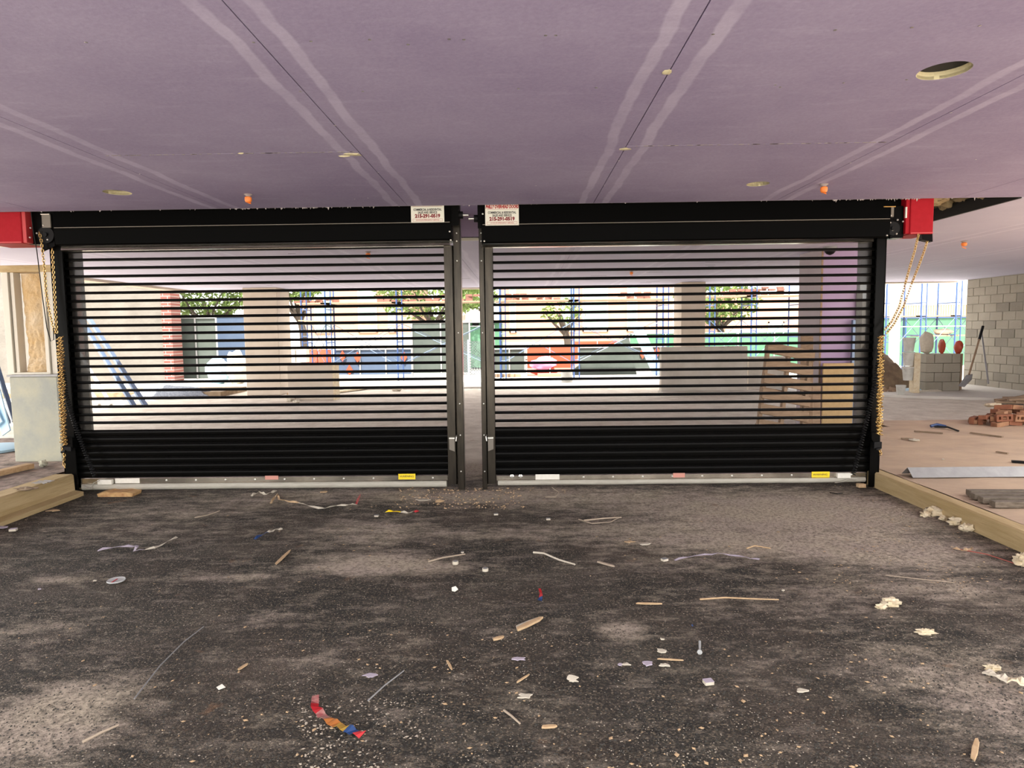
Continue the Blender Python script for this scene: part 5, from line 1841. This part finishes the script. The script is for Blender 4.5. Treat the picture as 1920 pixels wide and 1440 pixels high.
stick([(1000, 1038), (1020, 1041), (1048, 1052), (1078, 1062)], .007, white_chip, 'pale crooked stick in the middle of the asphalt')
stick([(1312, 1126), (1360, 1124), (1410, 1125), (1460, 1128)], .005, splint, 'long thin straight stick on the right of the asphalt')
stick([(155, 1395), (190, 1379), (222, 1363)], .006, twig_m, 'thin knobbed stick at the lower left')
stick([(690, 1316), (720, 1290), (757, 1260)], .0035, galv, 'thin grey rod above the sweet wrapper', 'thin_rod', 'rod')
stick([(252, 1312), (300, 1252), (345, 1205), (382, 1178)], .003, galv, 'long fine grey wire lying across the left asphalt', 'wire', 'wire')
stick([(945, 1335), (960, 1348), (975, 1360)], .005, twig_m, 'bent brown twig right of the sweet wrapper')
stick([(803, 1055), (830, 1049), (872, 1041)], .006, twig_m, 'dry twig above the round white plugs')
stick([(1095, 978), (1130, 975), (1165, 972)], .007, twig_m, 'dry twig below the right gate')
stick([(1085, 975), (1110, 984), (1145, 980), (1160, 973)], .004, twig_m, 'forked thin twig beside another below the right gate')
stick([(365, 972), (390, 968), (412, 959)], .005, twig_m, 'thin twig below the left gate')
stick([(1400, 1030), (1415, 1026), (1445, 1030)], .005, splint, 'curved yellowish twig near the lilac strip')
stick([(1660, 1080), (1720, 1088), (1790, 1094)], .003, twig_m, 'very thin straight twig on the right of the asphalt')
stick([(1790, 1030), (1850, 1042), (1908, 1060)], .004, mat('red_wire', (.3, .08, .06), .6), 'red-brown wire at the foot of the right kerb', 'wire', 'wire')
stick([(1556, 925), (1570, 928), (1580, 926)], .005, char, 'short dark curved strip below the right gate', 'dark_strip', 'strip')
stick([(1035, 915), (1048, 925), (1042, 933), (1022, 934)], .004, twig_m, 'bent thin wire below the labels of the right gate', 'wire', 'wire')
# strips
ribbon([(183, 1034), (222, 1028), (258, 1026), (252, 1036), (290, 1030), (332, 1010)], .022, [lilac_chip, lilac_chip, white_chip], 'paper_strip', 'bent lilac-white paper strip on the left asphalt', 'paper strip', twist=.5)
ribbon([(1265, 1052), (1300, 1045), (1345, 1040), (1390, 1046), (1424, 1052)], .016, lilac_chip, 'paper_strip', 'long lilac paper strip on the right asphalt', 'paper strip')
ribbon([(508, 945), (520, 928), (524, 940), (560, 945), (598, 956), (640, 950), (668, 948), (675, 930)], .020, [splint, splint, white_chip, white_chip, red_edge], 'torn_tape', 'long torn tape with a red end below the left gate', 'tape', twist=.8)
ribbon([(723, 961), (745, 962), (770, 964), (785, 960)], .020, [yellow, white_chip, red_edge], 'torn_tape', 'yellow and red tape scrap below the left gate', 'tape', twist=.7)
ribbon([(472, 931), (486, 925), (500, 930), (518, 922)], .022, white_chip, 'torn_tape', 'crumpled white tape scrap close under the left gate', 'tape', twist=.9)
ribbon([(478, 1012), (498, 1002), (515, 996), (530, 994)], .022, [blue_pl, white_chip, white_chip], 'torn_tape', 'whitish twisted tape with a blue end on the left asphalt', 'tape', twist=.5)
ribbon([(1845, 1265), (1870, 1276), (1895, 1283), (1925, 1288)], [.03, .045], [white_chip, foam_w], 'foam_strip', 'long pale foam strip at the right edge of the asphalt', 'foam', lift=.008, th=.008)
ribbon([(1787, 1030), (1805, 1036), (1822, 1031)], .02, splint, 'wood_shaving', 'orange-brown shaving at the foot of the right kerb', 'shaving', twist=.6)
# plugs
for i, (px, py, r, h, lb) in enumerate([(854, 1058, .019, .02, 'short white round plug, nearer the gates of two'), (910, 1071, .019, .018, 'short white round plug, right of its twin'), (867, 1037, .010, .008, 'tiny white round plug behind the twin plugs')]):
    c = fl(px, py)
    g = thing('foam_plug', lb, 'plug', c)
    MB().lathe([(r, 0), (r * 1.02, h * .5), (r, h)], (c.x, c.y, .002), 18).build('plug_side', white_chip, g, smooth=True)
    MB().lathe([(r * .8, 0), (r * .8, .001)], (c.x, c.y, h + .002), 18).build('plug_top', galv, g)
for i, (px, py, s, rz, lb) in enumerate([(1328, 1283, .020, .2, 'lilac-topped drywall offcut block at the lower right'), (930, 966, .017, .1, 'small white block below the middle posts'), (1028, 975, .017, 0, 'small white block below the right gate'),
                                         (706, 969, .017, 0, 'small white block below the left gate'), (25, 996, .024, .3, 'white block at the left kerb'), (1246, 1052, .020, .5, 'white offcut at the left end of the long lilac strip')]):
    c = fl(px, py)
    g = thing('drywall_offcut', lb, 'offcut', c)
    M = Matrix.Translation(c + Vector((0, 0, .002))) @ Matrix.Rotation(rz, 4, 'Z')
    MB().box(-s, s, -s * .8, s * .8, 0, s * .75, M).build('gypsum_core', white_chip, g, bevel=.002)
    MB().box(-s, s, -s * .8, s * .8, s * .75, s * .8, M).build('face_paper', lilac_chip if i in (0, 4) else galv, g)
# paper, flakes, foam
flake(852, 1110, .030, white, 'paper_scrap', 'folded white paper scrap near the middle of the asphalt', 'paper', 5, .004, 1, .7)
flake(1073, 1278, .026, white_chip, 'plaster_flake', 'torn white flake in the lower middle', 'plaster flake', 9, .006, 1.2, .25)
flake(413, 1291, .020, white, 'paper_scrap', 'little white paper scrap on the lower left asphalt', 'paper', 4, .003, 1.2, .2)
flake(985, 1307, .022, white_chip, 'plaster_flake', 'white powdery flake left of the torn flake', 'plaster flake', 8, .005, 1.6)
flake(1505, 1297, .016, white_chip, 'plaster_flake', 'narrow pale flake right of the lilac-topped block', 'plaster flake', 7, .006, 2.2)
flake(1240, 1222, .026, white_chip, 'plaster_flake', 'chunky white plaster flake left of the clear anchor', 'plaster flake', 7, .014, 1)
flake(1241, 1200, .013, white_chip, 'plaster_flake', 'small flake behind the chunky plaster flake', 'plaster flake', 6, .008, 1)
flake(972, 1237, .020, lilac_chip, 'plaster_flake', 'pale lilac flake below the largest wood chip', 'plaster flake', 7, .004, 1.8)
flake(694, 1267, .020, lilac_chip, 'plaster_flake', 'faint lilac flake left of the thin grey rod', 'plaster flake', 7, .003, 2)
flake(1175, 1247, .016, white_chip, 'plaster_flake', 'leftmost flake of a row in the lower right', 'plaster flake', 7, .005, 1.4)
flake(1212, 1246, .022, lilac_chip, 'plaster_flake', 'lilac flake in the row of plaster flakes', 'plaster flake', 7, .006, 1.4)
flake(1245, 1249, .020, white_chip, 'plaster_flake', 'cream flake at the end of the row of flakes', 'plaster flake', 7, .008, 1.3)
flake(1163, 1247, .012, lilac_chip, 'plaster_flake', 'tiny lilac flake beside the row of flakes', 'plaster flake', 6, .004, 1.2)
flake(1468, 1108, .012, white_chip, 'plaster_flake', 'small round white flake right of the long straight stick', 'plaster flake', 8, .006, 1)
flake(200, 1105, .0, white_chip, 'x', 'x', 'x') if False else None
flake(73, 1106, .014, lilac_chip, 'paper_scrap', 'small bluish scrap left of the clear lid', 'paper', 6, .01, 1)
flake(178, 1090, .010, white_chip, 'plaster_flake', 'small cream flake between the bluish scrap and clear lid', 'plaster flake', 6, .006, 1)
flake(1645, 1418, .0, white_chip, 'x', 'x', 'x') if False else None
flake(1213, 1021, .030, white_chip, 'plaster_flake', 'pale chip with a lump below the right gate', 'plaster flake', 7, .01, 1.8)
flake(1180, 1017, .022, splint, 'wood_chip', 'tan chip left of the pale chip below the right gate', 'wood chip', 7, .005, 1.8)
flake(823, 942, .035, splint, 'cardboard_scrap', 'folded tan cardboard scrap near the middle posts', 'cardboard', 5, .01, 1.3, .4)
flake(790, 938, .04, white_chip, 'paper_scrap', 'thin pale paper scrap left of the cardboard scrap', 'paper', 6, .004, 2)
flake(780, 932, .035, twig_m, 'cardboard_scrap', 'greyish scrap close under the left gate by the middle', 'cardboard', 6, .005, 1.6)
flake(605, 923, .03, splint, 'wood_chip', 'tan chip close under the left gate', 'wood chip', 6, .006, 1.8)
flake(100, 958, .04, splint, 'wood_chip', 'tan chip at the foot of the left kerb', 'wood chip', 6, .01, 1.4)
flake(8, 990, .05, lilac_chip, 'drywall_scrap', 'lilac drywall scrap at the left kerb', 'drywall', 5, .012, 1.4)
for i, (px, py, rx, ry, rz, lb) in enumerate([(1670, 1134, .055, .032, .022, 'large cream foam lump on the right of the asphalt'), (1735, 1188, .045, .02, .014, 'flat cream foam lump nearer the camera than the large one'),
                                              (1653, 1140, .03, .016, .014, 'small foam nub attached left of the large foam lump'), (1862, 1255, .03, .02, .012, 'pale foam crumb behind the long foam strip'), (1915, 1058, .045, .04, .04, 'white foam lump at the right edge by the kerb')]):
    c = fl(px, py)
    MB().blob((c.x, c.y, rz * .6), (rx, ry, rz), seed=px, n=10, m=18, amp=.5, fr=3.2).build('foam_lump', foam_w, smooth=True, label=lb, cat='foam')
# clear wall anchor
c = fl(1312, 1226)
g = thing('wall_anchor', 'small clear plastic wall anchor lying on the asphalt', 'anchor', c)
e = fl(1312, 1206)
MB().tube([c + Vector((0, 0, .008)), c.lerp(e, .25) + Vector((0, 0, .008)), e + Vector((0, 0, .008))], [.012, .005, .006], 10).build('anchor_body', clear_pl, g, smooth=True)
MB().box(*(lambda p: (p.x - .003, p.x + .003, p.y - .006, p.y + .006, .002, .008))(fl(1298, 1174))).build('blue_crumb', blue_pl, label='tiny blue plastic crumb on the right asphalt', cat='plastic scrap')
# timber block under the left gate
m = MB()
a, c = fl(184, 932), fl(256, 928)
m.prism([(a.x, 0), (c.x, 0), (c.x + .01, .03), (c.x - .08, .046), (c.x - .2, .038), (a.x + .08, .048), (a.x - .01, .03)], a.y, a.y + .14, 'Y')
m.build('timber_block', mat('split_orange_wood', (.34, .17, .07), .8, 0, (.58, .38, .17), 12, 1.0, .5, 30), label='split orange-brown timber block under the left end of the left gate', cat='timber')
a = fl(1610, 915)
MB().box(a.x, a.x + .07, a.y, a.y + .05, 0, .035).build('timber_block', splint, label='small pale wood block at the foot of the right gate post', cat='timber', bevel=.003)

# scattered crumbs that nobody could count
def crumbs(n, region, smin, smax, material, name, label, seed, flat=.6, dens=None):
    rr = random.Random(seed)
    m = MB()
    k = 0
    while k < n:
        px, py = rr.uniform(region[0], region[2]), rr.uniform(region[1], region[3])
        p = fl(px, py)
        if p.x < XL + .02 or p.x > XR - .02 or p.y > 9: continue
        if dens and noise.noise(Vector((p.x * dens, p.y * dens, seed))) < rr.uniform(-.5, .5): continue
        s = rr.uniform(smin, smax)
        z = s * flat * .5
        a = rr.uniform(0, pi)
        ca, sa = cos(a) * s * rr.uniform(.7, 1.6), sin(a) * s * rr.uniform(.7, 1.6)
        m.add([(p.x + ca, p.y + sa, z), (p.x - sa * .6, p.y + ca * .6, z * .8), (p.x - ca, p.y - sa, z), (p.x + sa * .7, p.y - ca * .7, z * 1.1), (p.x, p.y, z + s * flat), (p.x, p.y, 0)],
              [(0, 1, 4), (1, 2, 4), (2, 3, 4), (3, 0, 4), (1, 0, 5), (2, 1, 5), (3, 2, 5), (0, 3, 5)])
        k += 1
    return m.build(name, material, label=label, cat='grit', kind='stuff', origin=(0, 3, 0))


crumbs(9000, (-40, 1080, 1960, 1470), .002, .0055, stone_d, 'asphalt_grit', 'loose dark asphalt grit over the near driveway', 1, .8)
crumbs(5200, (-40, 925, 1960, 1470), .0012, .0038, stone_l, 'pale_grit', 'pale crumbs scattered over the driveway', 2, .5, dens=1.2)
crumbs(420, (-40, 925, 1960, 1470), .003, .010, splint, 'wood_crumbs', 'tan wood crumbs scattered over the driveway', 3, .35, dens=1.0)
crumbs(330, (560, 1310, 800, 1450), .002, .007, stone_l, 'plaster_crumbs', 'cream plaster crumbs around the long sweet wrapper', 4, .3, dens=6)
crumbs(300, (740, 915, 1060, 955), .004, .014, splint, 'wood_crumbs', 'tan crumbs heaped at the foot of the middle posts', 5, .5, dens=2)
crumbs(260, (1560, 900, 1960, 1110), .002, .007, splint, 'foam_crumbs', 'tan foam crumbs along the foot of the right kerb', 6, .5, dens=3)

for o in bpy.data.objects:
    if '_o' in o: del o['_o']
